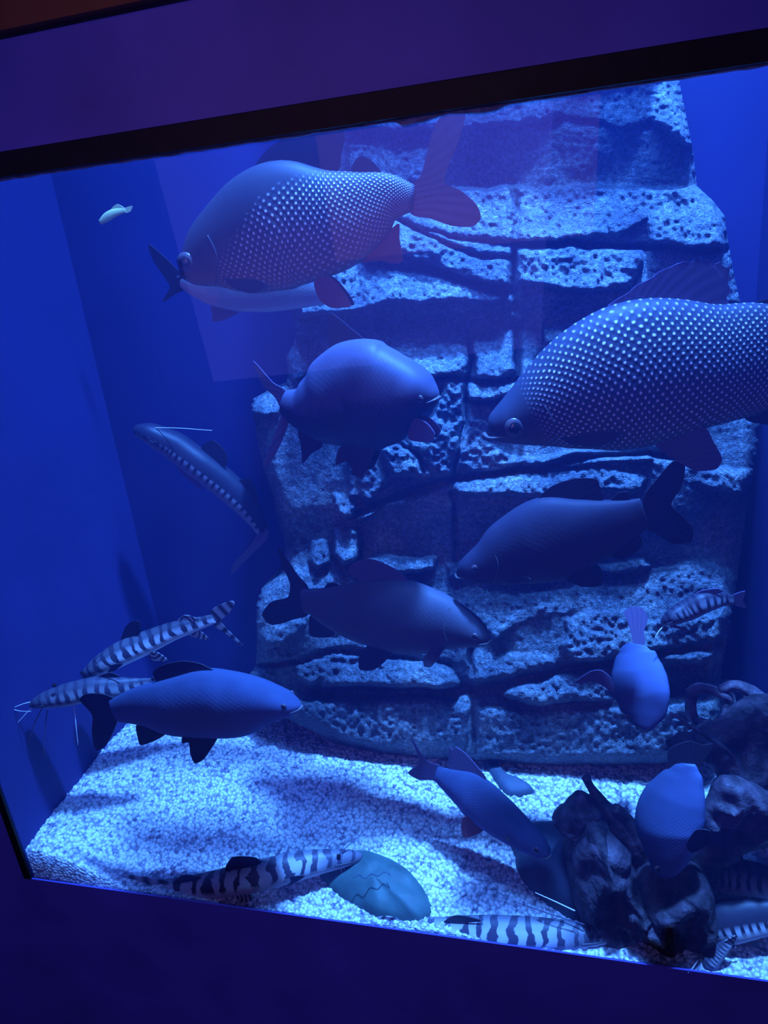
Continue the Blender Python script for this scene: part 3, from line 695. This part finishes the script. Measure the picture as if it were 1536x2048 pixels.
fish('scaled_fish', 'largest fish, covered in pale scale dots, cut off by the right edge', (972, 868), (1625, 732), .13, .22,
     [(972, 856), (979, 836), (1008, 803), (1037, 770), (1074, 724), (1115, 679), (1165, 637), (1227, 605), (1273, 600), (1347, 604), (1397, 616), (1438, 612), (1496, 610), (1536, 622), (1600, 655), (1640, 680)],
     [(973, 873), (983, 886), (1012, 888), (1074, 895), (1148, 903), (1231, 902), (1314, 890), (1397, 868), (1430, 852), (1500, 834), (1540, 826), (1600, 800), (1640, 780)],
     'skin_scaled_big', [
     ('dorsal_fin', [(1215, 615), (1245, 592), (1273, 572), (1318, 545), (1356, 528), (1389, 522), (1420, 528), (1440, 524), (1450, 535), (1462, 531), (1458, 548), (1467, 556), (1455, 566), (1466, 584), (1454, 594), (1456, 610), (1418, 625), (1340, 622), (1270, 622)], 'fin_purple', 'ragged'),
     ('adipose_fin', [(1498, 618), (1512, 604), (1540, 598), (1565, 612), (1572, 650), (1530, 632)], 'fin_dark'),
     ('tail_fin', [(1620, 690), (1700, 590), (1740, 560), (1715, 700), (1745, 850), (1690, 820), (1620, 775)], 'fin_dark'),
     ('anal_fin', [(1490, 838), (1530, 790), (1580, 790), (1610, 800), (1590, 850), (1540, 850)], 'fin_dark'),
     ('pelvic_fin', [(1310, 889), (1345, 872), (1380, 860), (1412, 856), (1425, 880), (1444, 916), (1432, 938), (1392, 941), (1350, 920)], 'fin_purple'),
     ('pectoral_fin', [(1113, 868), (1160, 868), (1205, 864), (1246, 864), (1228, 880), (1190, 893), (1140, 887)], 'fin_dark')],
     eye=(1026, 846, 18), gill=[(1058, 775), (1090, 812), (1103, 850), (1095, 880), (1076, 893)], fat=.36)
fish('round_backed_fish', 'round-backed fish with a bright blue-lit back, near the centre of the tank', (878, 792), (568, 800), .24, .30,
     [(565, 780), (594, 774), (630, 746), (656, 720), (676, 700), (708, 680), (747, 675), (786, 690), (822, 717), (855, 753), (876, 778)],
     [(876, 805), (862, 820), (842, 832), (812, 862), (783, 888), (744, 900), (695, 902), (646, 890), (607, 866), (585, 845), (565, 826)],
     'skin_round', [
     ('tail_fin', [(572, 782), (545, 764), (507, 722), (524, 768), (552, 797), (562, 830), (545, 880), (527, 930), (540, 925), (558, 895), (576, 850), (580, 822)], 'fin_purple'),
     ('dorsal_fin', [(728, 682), (700, 655), (680, 638), (660, 626), (658, 660), (660, 710), (655, 740), (664, 790), (668, 780), (668, 735), (690, 705)], 'fin_dark'),
     ('anal_fin', [(597, 858), (602, 890), (606, 926), (622, 908), (644, 894), (640, 876)], 'fin_dark'),
     ('pelvic_fin', [(682, 892), (672, 930), (695, 922), (706, 940), (712, 953), (728, 948), (741, 925), (748, 890)], 'fin_dark'),
     ('pectoral_fin', [(820, 848), (832, 836), (855, 847), (870, 868), (862, 882), (845, 884), (818, 878)], 'fin_purple')],
     eye=(853, 790, 7), fat=.46)
fish('dark_fish', 'dark fish facing left in front of the rock, below the largest scaled fish', (913, 1148), (1290, 1026), .25, .24,
     [(914, 1138), (929, 1115), (961, 1086), (1000, 1042), (1046, 1009), (1078, 993), (1137, 997), (1196, 999), (1241, 999), (1287, 996), (1300, 998)],
     [(916, 1156), (955, 1163), (1013, 1171), (1078, 1166), (1130, 1158), (1176, 1138), (1222, 1110), (1267, 1076), (1293, 1054), (1302, 1050)],
     'skin_black', [
     ('tail_fin', [(1287, 996), (1313, 959), (1345, 923), (1370, 926), (1364, 972), (1342, 1009), (1371, 1037), (1386, 1060), (1382, 1084), (1345, 1087), (1313, 1068), (1290, 1053)], 'fin_dark'),
     ('dorsal_fin', [(1072, 1002), (1104, 972), (1150, 957), (1192, 958), (1200, 975), (1205, 1004), (1163, 1008), (1110, 1008)], 'fin_dark'),
     ('adipose_fin', [(1221, 1003), (1236, 986), (1257, 984), (1258, 1004)], 'fin_dark'),
     ('anal_fin', [(1222, 1110), (1250, 1080), (1277, 1066), (1284, 1092), (1261, 1111), (1240, 1118)], 'fin_dark'),
     ('pelvic_fin', [(1128, 1154), (1150, 1140), (1176, 1131), (1200, 1146), (1203, 1170), (1163, 1173)], 'fin_dark'),
     ('pectoral_fin', [(1008, 1150), (1035, 1150), (1062, 1158), (1040, 1166), (1015, 1164)], 'fin_dark')],
     eye=(955, 1126, 8), gill=[(985, 1080), (1000, 1110), (996, 1140), (985, 1162)], fat=.38, group=None)
fish('dark_fish', 'dark fish facing right over the wide rock ledge with its tail raised', (981, 1277), (606, 1204), .23, .29,
     [(977, 1265), (942, 1226), (890, 1187), (851, 1171), (811, 1160), (772, 1162), (701, 1172), (649, 1177), (616, 1180), (600, 1182)],
     [(978, 1288), (955, 1292), (883, 1296), (851, 1302), (785, 1302), (740, 1292), (688, 1275), (649, 1252), (616, 1226), (600, 1222)],
     'skin_dark', [
     ('tail_fin', [(618, 1178), (595, 1150), (575, 1120), (556, 1094), (564, 1130), (580, 1165), (576, 1194), (542, 1204), (524, 1230), (545, 1250), (590, 1238), (618, 1228)], 'fin_dark'),
     ('dorsal_fin', [(815, 1162), (785, 1135), (742, 1118), (706, 1125), (696, 1145), (715, 1156), (722, 1170), (700, 1178), (760, 1176)], 'fin_purple'),
     ('adipose_fin', [(648, 1180), (656, 1167), (672, 1167), (684, 1178)], 'fin_dark'),
     ('anal_fin', [(622, 1230), (618, 1255), (622, 1272), (645, 1275), (668, 1272), (664, 1255)], 'fin_dark'),
     ('pelvic_fin', [(740, 1291), (720, 1310), (719, 1338), (746, 1340), (768, 1325), (784, 1300)], 'fin_dark'),
     ('pectoral_fin', [(867, 1293), (848, 1316), (848, 1332), (862, 1334), (878, 1314), (890, 1290)], 'fin_dark')],
     eye=(955, 1262, 7), gill=[(905, 1205), (898, 1240), (905, 1270), (915, 1290)], fat=.38)
fish('dark_fish', 'hazy fish silhouette facing right at the lower left, over the gravel edge', (603, 1411), (230, 1422), .05, .055,
     [(600, 1402), (565, 1380), (525, 1360), (484, 1346), (424, 1340), (380, 1352), (340, 1362), (300, 1370), (262, 1386), (226, 1403)],
     [(600, 1418), (585, 1427), (525, 1447), (472, 1468), (428, 1471), (379, 1471), (331, 1467), (283, 1450), (242, 1444), (226, 1443)],
     'skin_haze_tint', [
     ('tail_fin', [(234, 1402), (205, 1388), (172, 1388), (160, 1400), (185, 1430), (184, 1465), (192, 1500), (212, 1490), (234, 1446)], 'fin_dark'),
     ('dorsal_fin', [(430, 1345), (400, 1327), (363, 1322), (325, 1330), (306, 1345), (320, 1372), (360, 1376), (400, 1366)], 'fin_dark'),
     ('anal_fin', [(274, 1448), (276, 1476), (282, 1490), (308, 1482), (334, 1466), (320, 1455)], 'fin_dark'),
     ('pelvic_fin', [(371, 1466), (364, 1486), (378, 1485), (381, 1508), (390, 1526), (408, 1518), (426, 1490), (432, 1470)], 'fin_dark')],
     eye=(575, 1400, 6), fat=.4)
fish('red_finned_fish', 'slender fish with a small reddish fin swimming down over the gravel', (1102, 1706), (872, 1548), .11, .20,
     [(874, 1534), (903, 1541), (962, 1552), (992, 1576), (1036, 1621), (1075, 1662), (1098, 1692)],
     [(868, 1560), (880, 1574), (908, 1606), (937, 1635), (977, 1662), (1026, 1690), (1075, 1714), (1098, 1718)],
     'skin_haze_tint', [
     ('tail_fin', [(880, 1533), (862, 1526), (845, 1512), (824, 1478), (838, 1516), (838, 1528), (816, 1545), (838, 1559), (864, 1560), (878, 1564)], 'fin_purple'),
     ('dorsal_fin', [(903, 1545), (898, 1512), (903, 1525), (898, 1493), (906, 1500), (912, 1494), (930, 1506), (952, 1530), (972, 1560)], 'fin_purple'),
     ('pelvic_fin', [(970, 1655), (947, 1637), (927, 1634), (922, 1655), (928, 1673), (942, 1673), (962, 1664)], 'fin_red'),
     ('pectoral_fin', [(985, 1665), (1000, 1662), (1022, 1680), (1005, 1678)], 'fin_dark')],
     eye=(1078, 1690, 6), fat=.42)
fish('blurred_fish', 'hazy dark fish diving head down in front of the driftwood', (1325, 1750), (1372, 1526), .045, .09,
     [(1364, 1522), (1345, 1532), (1316, 1555), (1290, 1580), (1274, 1606), (1269, 1632), (1275, 1660), (1284, 1685), (1292, 1710), (1304, 1742)],
     [(1384, 1524), (1396, 1536), (1408, 1560), (1414, 1600), (1410, 1645), (1398, 1690), (1376, 1725), (1346, 1750)],
     'skin_haze_tint', [
     ('tail_fin', [(1352, 1532), (1338, 1538), (1335, 1504), (1352, 1490), (1380, 1482), (1405, 1490), (1425, 1488), (1415, 1510), (1396, 1534)], 'fin_dark'),
     ('pectoral_fin', [(1372, 1690), (1392, 1660), (1420, 1662), (1410, 1690), (1385, 1705)], 'fin_dark')], fat=.4, eye=(1315, 1725, 6))
fish('upright_fish', 'smooth grey fish hanging nose down with a fanned tail before the lower right rock', (1288, 1462), (1277, 1288), .22, .30,
     [(1262, 1284), (1238, 1304), (1227, 1330), (1222, 1356), (1226, 1387), (1240, 1420), (1262, 1448), (1280, 1458)],
     [(1291, 1286), (1312, 1304), (1326, 1330), (1335, 1352), (1341, 1387), (1336, 1420), (1318, 1446), (1298, 1460)],
     'skin_haze_tint', [
     ('tail_fin', [(1268, 1288), (1258, 1252), (1248, 1225), (1262, 1214), (1284, 1216), (1296, 1236), (1288, 1264), (1290, 1288)], 'fin_purple'),
     ('pectoral_fin', [(1226, 1362), (1204, 1342), (1180, 1344), (1150, 1366), (1185, 1362), (1205, 1372), (1226, 1384)], 'fin_purple')], fat=.36, eye=(1256, 1432, 5))

# ------------------------------------------------------------------ the shovel-headed catfish
catfish('catfish', 'dark catfish curving down the back wall, left of the rock', [(268, 858, .58, 9), (300, 866, .58, 22), (350, 892, .60, 30), (400, 930, .60, 30), (450, 968, .61, 30), (490, 1006, .61, 26), (514, 1040, .61, 18), (524, 1064, .61, 12)],
        'tiger_shaded', [('pectoral_fin', [(352, 925), (372, 940), (404, 976), (396, 975), (360, 942)]), ('dorsal_fin', [(402, 898), (425, 880), (452, 905), (450, 935)], 'fin_dark'), ('adipose_fin', [(476, 965), (500, 958), (514, 985), (510, 1010)], 'fin_dark')],
        [([(296, 856), (350, 856), (424, 861)], 'whisker', .0014, .02)], tailpoly=[(518, 1052), (536, 1062), (532, 1080), (500, 1112), (462, 1150), (470, 1124), (500, 1092), (512, 1072)], finmat='fin_purple', group=None)
catfish('striped_catfish', 'striped catfish with a forked tail swimming down to the left', [(166, 1352, .27, 8), (200, 1332, .28, 21), (240, 1308, .30, 25), (290, 1286, .33, 24), (345, 1262, .36, 19), (400, 1246, .39, 13), (430, 1237, .40, 9)],
        'tiger', [('dorsal_fin', [(243, 1284), (250, 1256), (264, 1242), (278, 1243), (279, 1268)], 'fin_dark'), ('adipose_fin', [(350, 1246), (370, 1230), (392, 1236), (396, 1242)]),
        ('pelvic_fin', [(298, 1305), (305, 1320), (336, 1322), (318, 1306)]), ('anal_fin', [(376, 1268), (395, 1276), (418, 1279), (400, 1262)]), ('pectoral_fin', [(205, 1345), (225, 1330), (246, 1328), (228, 1342)], 'fin_dark')],
        [([(180, 1330), (200, 1310), (220, 1296)], 'whisker_dark', .001, .02)], eye=(173, 1340, 4),
        tailpoly=[(422, 1222), (440, 1210), (462, 1202), (469, 1207), (458, 1226), (442, 1242), (458, 1262), (485, 1290), (474, 1284), (448, 1264), (428, 1250)])
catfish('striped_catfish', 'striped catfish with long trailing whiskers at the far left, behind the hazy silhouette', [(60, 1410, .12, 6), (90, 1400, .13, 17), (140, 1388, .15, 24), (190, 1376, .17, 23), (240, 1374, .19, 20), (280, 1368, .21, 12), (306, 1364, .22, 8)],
        'tiger_dim', [('dorsal_fin', [(196, 1354), (220, 1345), (240, 1354)], 'fin_dark'), ('pelvic_fin', [(270, 1378), (280, 1390), (306, 1388), (292, 1374)])],
        [([(66, 1403), (46, 1408), (26, 1417), (40, 1422), (62, 1423)],), ([(68, 1410), (44, 1436), (20, 1462)],), ([(84, 1418), (68, 1450), (56, 1490)], 'whisker_dark', .0018), ([(95, 1421), (90, 1460), (87, 1514)], 'whisker_dark', .0018),
         ([(148, 1414), (152, 1450), (156, 1491)],), ([(170, 1410), (194, 1422), (213, 1433)],)], eye=(118, 1366, 4), tailpoly=[(300, 1358), (318, 1350), (322, 1372), (302, 1370)])
catfish('striped_catfish', 'striped catfish resting on the gravel with its head over the flat stone', [(726, 1712, max(.03, rest(726, 1720) - .012), 8), (690, 1716, max(.03, rest(690, 1733) - .012), 17), (640, 1723, max(.03, rest(640, 1746) - .012), 23), (580, 1736, max(.03, rest(580, 1764) - .012), 28), (510, 1753, max(.03, rest(510, 1783) - .012), 30), (440, 1767, max(.03, rest(440, 1794) - .012), 27), (380, 1774, max(.03, rest(380, 1795) - .012), 21), (330, 1774, max(.03, rest(330, 1789) - .012), 15)],
        'tiger_mottled', [('dorsal_fin', [(452, 1742), (462, 1716), (486, 1713), (512, 1716), (520, 1728)], 'fin_dark'), ('adipose_fin', [(350, 1768), (360, 1752), (380, 1750), (404, 1758)], 'fin_dark'), ('pectoral_fin', [(548, 1764), (580, 1754), (610, 1752), (575, 1772)], 'fin_dark'),
        ('pelvic_fin', [(470, 1780), (490, 1778), (505, 1800), (480, 1806)])],
        [([(684, 1702), (720, 1670), (757, 1635)], 'whisker_dark', .0013, -.10), ([(682, 1730), (684, 1752), (690, 1778)],), ([(684, 1728), (704, 1772), (727, 1818)],)], eye=(676, 1708, 4),
        tailpoly=[(336, 1764), (290, 1754), (250, 1750), (234, 1760), (252, 1771), (290, 1786), (334, 1790)], fat=.8)
catfish('striped_catfish', 'striped catfish lying along the bottom edge of the glass, facing right', [(1224, 1874, .045, 9), (1190, 1873, .045, 19), (1130, 1872, .04, 29), (1060, 1868, .035, 32), (980, 1866, .03, 33), (900, 1862, .025, 27), (840, 1856, .02, 19), (790, 1850, .02, 13)],
        'tiger_mottled', [('dorsal_fin', [(888, 1846), (906, 1832), (930, 1832), (962, 1842)], 'fin_dark')],
        [([(1186, 1893), (1194, 1906), (1206, 1924)],), ([(1200, 1892), (1212, 1906), (1230, 1926)],), ([(1169, 1849), (1100, 1828), (1026, 1802)], 'whisker_dark', .0013, -.05), ([(1150, 1822), (1110, 1803), (1070, 1785)], 'whisker', .0016, -.02)],
        eye=(1182, 1868, 4), tailpoly=[(795, 1838), (768, 1832), (752, 1838), (766, 1850), (760, 1866), (796, 1864)], fat=.8)
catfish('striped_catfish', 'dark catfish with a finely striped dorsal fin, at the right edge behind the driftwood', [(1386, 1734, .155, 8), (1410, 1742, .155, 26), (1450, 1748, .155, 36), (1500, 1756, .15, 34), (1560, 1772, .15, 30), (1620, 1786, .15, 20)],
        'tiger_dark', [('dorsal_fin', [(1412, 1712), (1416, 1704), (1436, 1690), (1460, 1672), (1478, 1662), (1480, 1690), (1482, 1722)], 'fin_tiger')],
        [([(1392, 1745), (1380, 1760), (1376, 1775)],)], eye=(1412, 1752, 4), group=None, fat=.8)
catfish('striped_catfish', 'catfish with bold pale belly bars, at the lower right corner', [(1392, 1866, .075, 12), (1420, 1852, .075, 34), (1460, 1842, .075, 42), (1510, 1836, .08, 36), (1570, 1832, .08, 28), (1620, 1830, .08, 20)],
        'tiger_low', [('pectoral_fin', [(1470, 1872), (1500, 1880), (1526, 1900), (1490, 1884)], 'fin_dark')],
        [([(1406, 1877), (1375, 1908), (1344, 1938)],), ([(1426, 1886), (1396, 1915), (1356, 1940)],)], eye=(1432, 1830, 3), group=None, fat=.6)
catfish('striped_catfish', 'small striped catfish tail-up under the driftwood by the bottom edge', [(1404, 1946, .02, 6), (1420, 1926, .02, 15), (1438, 1904, .03, 14), (1456, 1886, .035, 9)],
        'tiger_dim', [], [([(1396, 1920), (1386, 1935), (1376, 1946)],)], tailpoly=[(1450, 1882), (1474, 1870), (1468, 1888), (1476, 1900), (1458, 1892)], fat=.8, group=None)
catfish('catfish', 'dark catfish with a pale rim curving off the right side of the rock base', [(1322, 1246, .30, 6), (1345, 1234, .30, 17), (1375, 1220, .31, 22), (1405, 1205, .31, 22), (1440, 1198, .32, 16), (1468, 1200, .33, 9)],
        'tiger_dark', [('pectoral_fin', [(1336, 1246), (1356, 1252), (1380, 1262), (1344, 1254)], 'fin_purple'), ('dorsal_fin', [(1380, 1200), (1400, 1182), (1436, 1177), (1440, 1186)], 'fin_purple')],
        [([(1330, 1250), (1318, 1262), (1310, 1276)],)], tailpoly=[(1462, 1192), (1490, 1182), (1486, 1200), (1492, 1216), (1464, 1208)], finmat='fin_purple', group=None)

# ------------------------------------------------------------------ stones and driftwood
def dome(name, label, poly, z, hgt, mat, cat='stone', rough=.1, rings=12, crack=None):
    """a stone lying on the gravel: outline on the ground, rounded above it"""
    P = []; n = len(poly)
    for i in range(n):
        a, b, c, d_ = [np.array(poly[(i + k) % n], float) for k in (-1, 0, 1, 2)]
        for k in range(6):
            t_ = k / 6; P.append(.5 * ((2 * b) + (-a + c) * t_ + (2 * a - 5 * b + 4 * c - d_) * t_ ** 2 + (-a + 3 * b - 3 * c + d_) * t_ ** 3))
    B = np.array([at(p[0], p[1], rest(p[0], p[1])) for p in P]); c0 = B.mean(0); V = []; Fc = []; m_ = len(B)
    for r_ in range(rings + 1):
        f_ = 1 - r_ / rings * .96; h = hgt * math.sqrt(max(0, 1 - f_ ** 2.6))
        for b in B:
            q = c0 + (b - c0) * f_; nn = float(fbm(q[0] * 18, q[1] * 18, hgt * 50, 3))
            q = q + np.array([0, 0, h * (1 + rough * nn) + rough * .05 * nn]); V.append(q)
    low = len(V)
    for b in B: V.append(b - [0, 0, .03])
    for r_ in range(rings):
        for k in range(m_): a = r_ * m_ + k; b = r_ * m_ + (k + 1) % m_; Fc.append((a, b, b + m_, a + m_))
    Fc.append([rings * m_ + k for k in range(m_)])
    for k in range(m_): Fc.append((k, (k + 1) % m_, low + (k + 1) % m_, low + k))
    o = mesh_obj(name, V, Fc, mat, origin=c0); tag(o, label, cat); return o
st = dome('flat_stone', 'smooth green-grey oval stone at the bottom centre with a catfish head over it', [(652, 1770), (640, 1748), (662, 1722), (710, 1706), (770, 1716), (822, 1748), (856, 1792), (862, 1826), (830, 1846), (770, 1840), (700, 1806)], .290, .030, M['stone'], rough=.12)
mk = [(706, 1756), (718, 1750), (730, 1757), (742, 1748), (756, 1752), (768, 1744), (780, 1750), (776, 1742), (782, 1752)]
tube('crack_mark', [gz(x, y, .318) for x, y in mk], .0013, .0008, M['dark_stone'], seg=6).parent = st
for c in st.children:
    c.data.transform(Matrix.Translation(-Vector(st.location)))
dome('dark_stone', 'large rounded dark stone left of and behind the driftwood', [(1030, 1715), (1022, 1690), (1034, 1668), (1062, 1654), (1120, 1650), (1190, 1664), (1220, 1720), (1210, 1800), (1160, 1840), (1110, 1820), (1060, 1780), (1036, 1745)], .315, .05, M['dark_stone'])
dome('wood_chip', 'small dark elongated chip lying on the gravel near the rock base', [(962, 1518), (984, 1522), (1000, 1545), (1024, 1558), (1052, 1568), (1068, 1582), (1050, 1592), (1018, 1592), (996, 1572), (980, 1548)], .338, .018, M['dark_stone'], cat='wood', rough=.02)

def blob(poly, Y, th, noise=.3, rings=16):
    """a knotty lump of wood: outline at a depth, swelling towards and away from the viewer"""
    P = []; n = len(poly)
    for i in range(n):
        a, b, c, d_ = [np.array(poly[(i + k) % n], float) for k in (-1, 0, 1, 2)]
        for k in range(5):
            t_ = k / 5; P.append(.5 * ((2 * b) + (-a + c) * t_ + (2 * a - 5 * b + 4 * c - d_) * t_ ** 2 + (-a + 3 * b - 3 * c + d_) * t_ ** 3))
    B = np.array([at(p[0], p[1], Y) for p in P]); c0 = B.mean(0); m_ = len(B); V = []; Fc = []
    lv = [(1 - k / rings * .97, 1) for k in range(rings + 1)] + [(1 - k / rings * .97, -1) for k in range(1, rings + 1)]
    for f_, sg in lv:
        h = th * math.sqrt(max(0, 1 - f_ ** 2))
        for b in B:
            q = c0 + (b - c0) * f_; nn = float(fbm(q[0] * 15, q[1] * 20 + sg * 3, q[2] * 15, 4, True))
            n3 = float(vnoise(q[0] * 34 + 5, q[1] * 34 + sg, q[2] * 34)); n4 = float(vnoise(q[0] * 34, q[1] * 34, q[2] * 34 + 9))
            V.append(q + np.array([.007 * n3, -sg * h * (1 + noise * nn * 2.4) - sg * .022 * nn * (1 - f_), .007 * n4]))
    for k in range(m_):
        k2 = (k + 1) % m_
        for r_ in range(rings): Fc.append((r_ * m_ + k, r_ * m_ + k2, (r_ + 1) * m_ + k2, (r_ + 1) * m_ + k))
        Fc.append((k, k2, (rings + 1) * m_ + k2, (rings + 1) * m_ + k))
        for r_ in range(rings + 1, 2 * rings): Fc.append((r_ * m_ + k, r_ * m_ + k2, (r_ + 1) * m_ + k2, (r_ + 1) * m_ + k))
    Fc.append([rings * m_ + k for k in range(m_)]); Fc.append([2 * rings * m_ + k for k in range(m_)])
    return V, Fc
def limb(pts, r0, r1, noise=.45, prof=None, seg=14):
    return tube(None, [at(x, y, Y) for x, y, Y in pts], r0, r1, None, noise=noise, prof=prof, seg=seg, sub=7)
def join(name, pieces, mat, parent, org):
    V = []; Fc = []
    for v, f_ in pieces:
        b = len(V); V += list(v); Fc += [[i + b for i in q] for q in f_]
    return mesh_obj(name, V, Fc, mat, parent, origin=org)

# left stump with its spreading roots
org = at(1240, 1800, .12); wd = empty('driftwood', org, 'dark driftwood stump with spreading roots in the lower right of the tank', 'driftwood')
join('stump', [blob([(1140, 1700), (1165, 1650), (1200, 1640), (1240, 1690), (1290, 1730), (1350, 1745), (1400, 1760), (1425, 1800), (1400, 1850), (1360, 1870), (1310, 1830), (1270, 1830), (1235, 1860), (1200, 1860), (1160, 1830), (1140, 1770)], .12, .07),
               blob([(1270, 1750), (1340, 1730), (1400, 1745), (1430, 1790), (1440, 1850), (1400, 1885), (1340, 1850), (1290, 1820)], .085, .05)], M['wood'], wd, org)
join('upper_lump', [blob([(1102, 1634), (1126, 1618), (1146, 1592), (1166, 1588), (1184, 1596), (1206, 1604), (1216, 1640), (1210, 1680), (1190, 1730), (1150, 1735), (1132, 1690), (1132, 1648), (1112, 1642)], .155, .035)], M['wood'], wd, org)
join('thin_root', [limb([(1172, 1554, .15), (1182, 1575, .15), (1205, 1606, .14), (1240, 1650, .13), (1275, 1700, .12), (1290, 1735, .12)], .009, .03, .3, [.0105, .008, .012, .022, .026, .024])], M['wood'], wd, org)
join('side_root', [limb([(1228, 1615, .13), (1250, 1640, .13), (1275, 1680, .12), (1292, 1730, .12)], .012, .025, .4)], M['wood'], wd, org)
join('knotted_root', [blob([(1146, 1700), (1180, 1672), (1230, 1680), (1262, 1712), (1250, 1745), (1290, 1760), (1300, 1785), (1240, 1790), (1200, 1800), (1160, 1780), (1150, 1740)], .095, .035, .5)], M['wood_pale'], wd, org)
join('front_leg', [limb([(1190, 1790, .09), (1215, 1830, .075), (1235, 1880, .06), (1240, 1925, .05)], .045, .028)], M['wood'], wd, org)
join('slanting_root', [limb([(1290, 1795, .10), (1330, 1820, .09), (1370, 1860, .08), (1400, 1900, .06)], .04, .03)], M['wood'], wd, org)
# right-hand arching root, rising to the corner
org = at(1470, 1560, .2); w2 = empty('driftwood', org, 'arching driftwood root with holes rising at the right edge beside the rock', 'driftwood')
join('trunk', [limb([(1390, 1740, .16), (1420, 1690, .17), (1470, 1640, .18), (1530, 1590, .19), (1600, 1540, .2)], .045, .06, .5),
               limb([(1545, 1420, .24), (1520, 1480, .22), (1490, 1560, .2), (1540, 1650, .19)], .05, .05, .5),
               limb([(1500, 1600, .19), (1545, 1640, .19), (1600, 1660, .19)], .04, .05, .5)], M['wood'], w2, org)
join('pale_root', [blob([(1398, 1646), (1402, 1620), (1420, 1590), (1446, 1562), (1470, 1560), (1500, 1572), (1540, 1590), (1560, 1620), (1500, 1620), (1470, 1640), (1440, 1650), (1425, 1638)], .13, .025, .6)], M['wood_pale'], w2, org)
join('arm', [limb([(1340, 1500, .20), (1370, 1492, .20), (1410, 1490, .20), (1450, 1510, .2), (1480, 1560, .19)], .025, .04, .5),
             limb([(1400, 1492, .2), (1440, 1470, .21), (1490, 1450, .23), (1550, 1440, .24)], .035, .05, .5)], M['wood'], w2, org)
join('holed_root', [limb([(1382, 1388, .33), (1400, 1376, .33), (1430, 1384, .33), (1456, 1400, .32), (1452, 1430, .31), (1440, 1452, .31), (1405, 1450, .31), (1385, 1430, .32), (1384, 1395, .33)], .012, .013, .5),
                    limb([(1440, 1380, .33), (1475, 1372, .33), (1510, 1392, .32), (1550, 1420, .31)], .010, .02, .6),
                    limb([(1452, 1432, .31), (1490, 1434, .30), (1530, 1460, .29), (1570, 1500, .28)], .011, .024, .6),
                    limb([(1400, 1448, .31), (1430, 1456, .31), (1450, 1450, .31)], .018, .016, .6)], M['wood_pale'], w2, org)
tube('thin_twig', [at(1340, 1425, .16), at(1395, 1462, .16), at(1440, 1490, .16), at(1468, 1520, .17), at(1478, 1560, .17)], .0022, .007, M['wood_pale'], w2, org, seg=8)

# fish shape put in for a pale reflection by the left corner
fish('reflection_fish', 'tiny pale yellowish fish shape in place of a reflection near the upper left corner of the back wall', (199, 446), (252, 421), .60, .60,
     [(199, 440), (208, 426), (222, 418), (236, 417), (252, 416)], [(200, 450), (215, 445), (232, 434), (245, 428), (254, 425)], 'skin_yellow',
     [('tail_fin', [(250, 416), (264, 412), (262, 422), (252, 426)], 'fin_yellow'), ('dorsal_fin', [(222, 420), (234, 408), (250, 418)], 'fin_yellow')], mouth=False, fat=.4, nst=20)
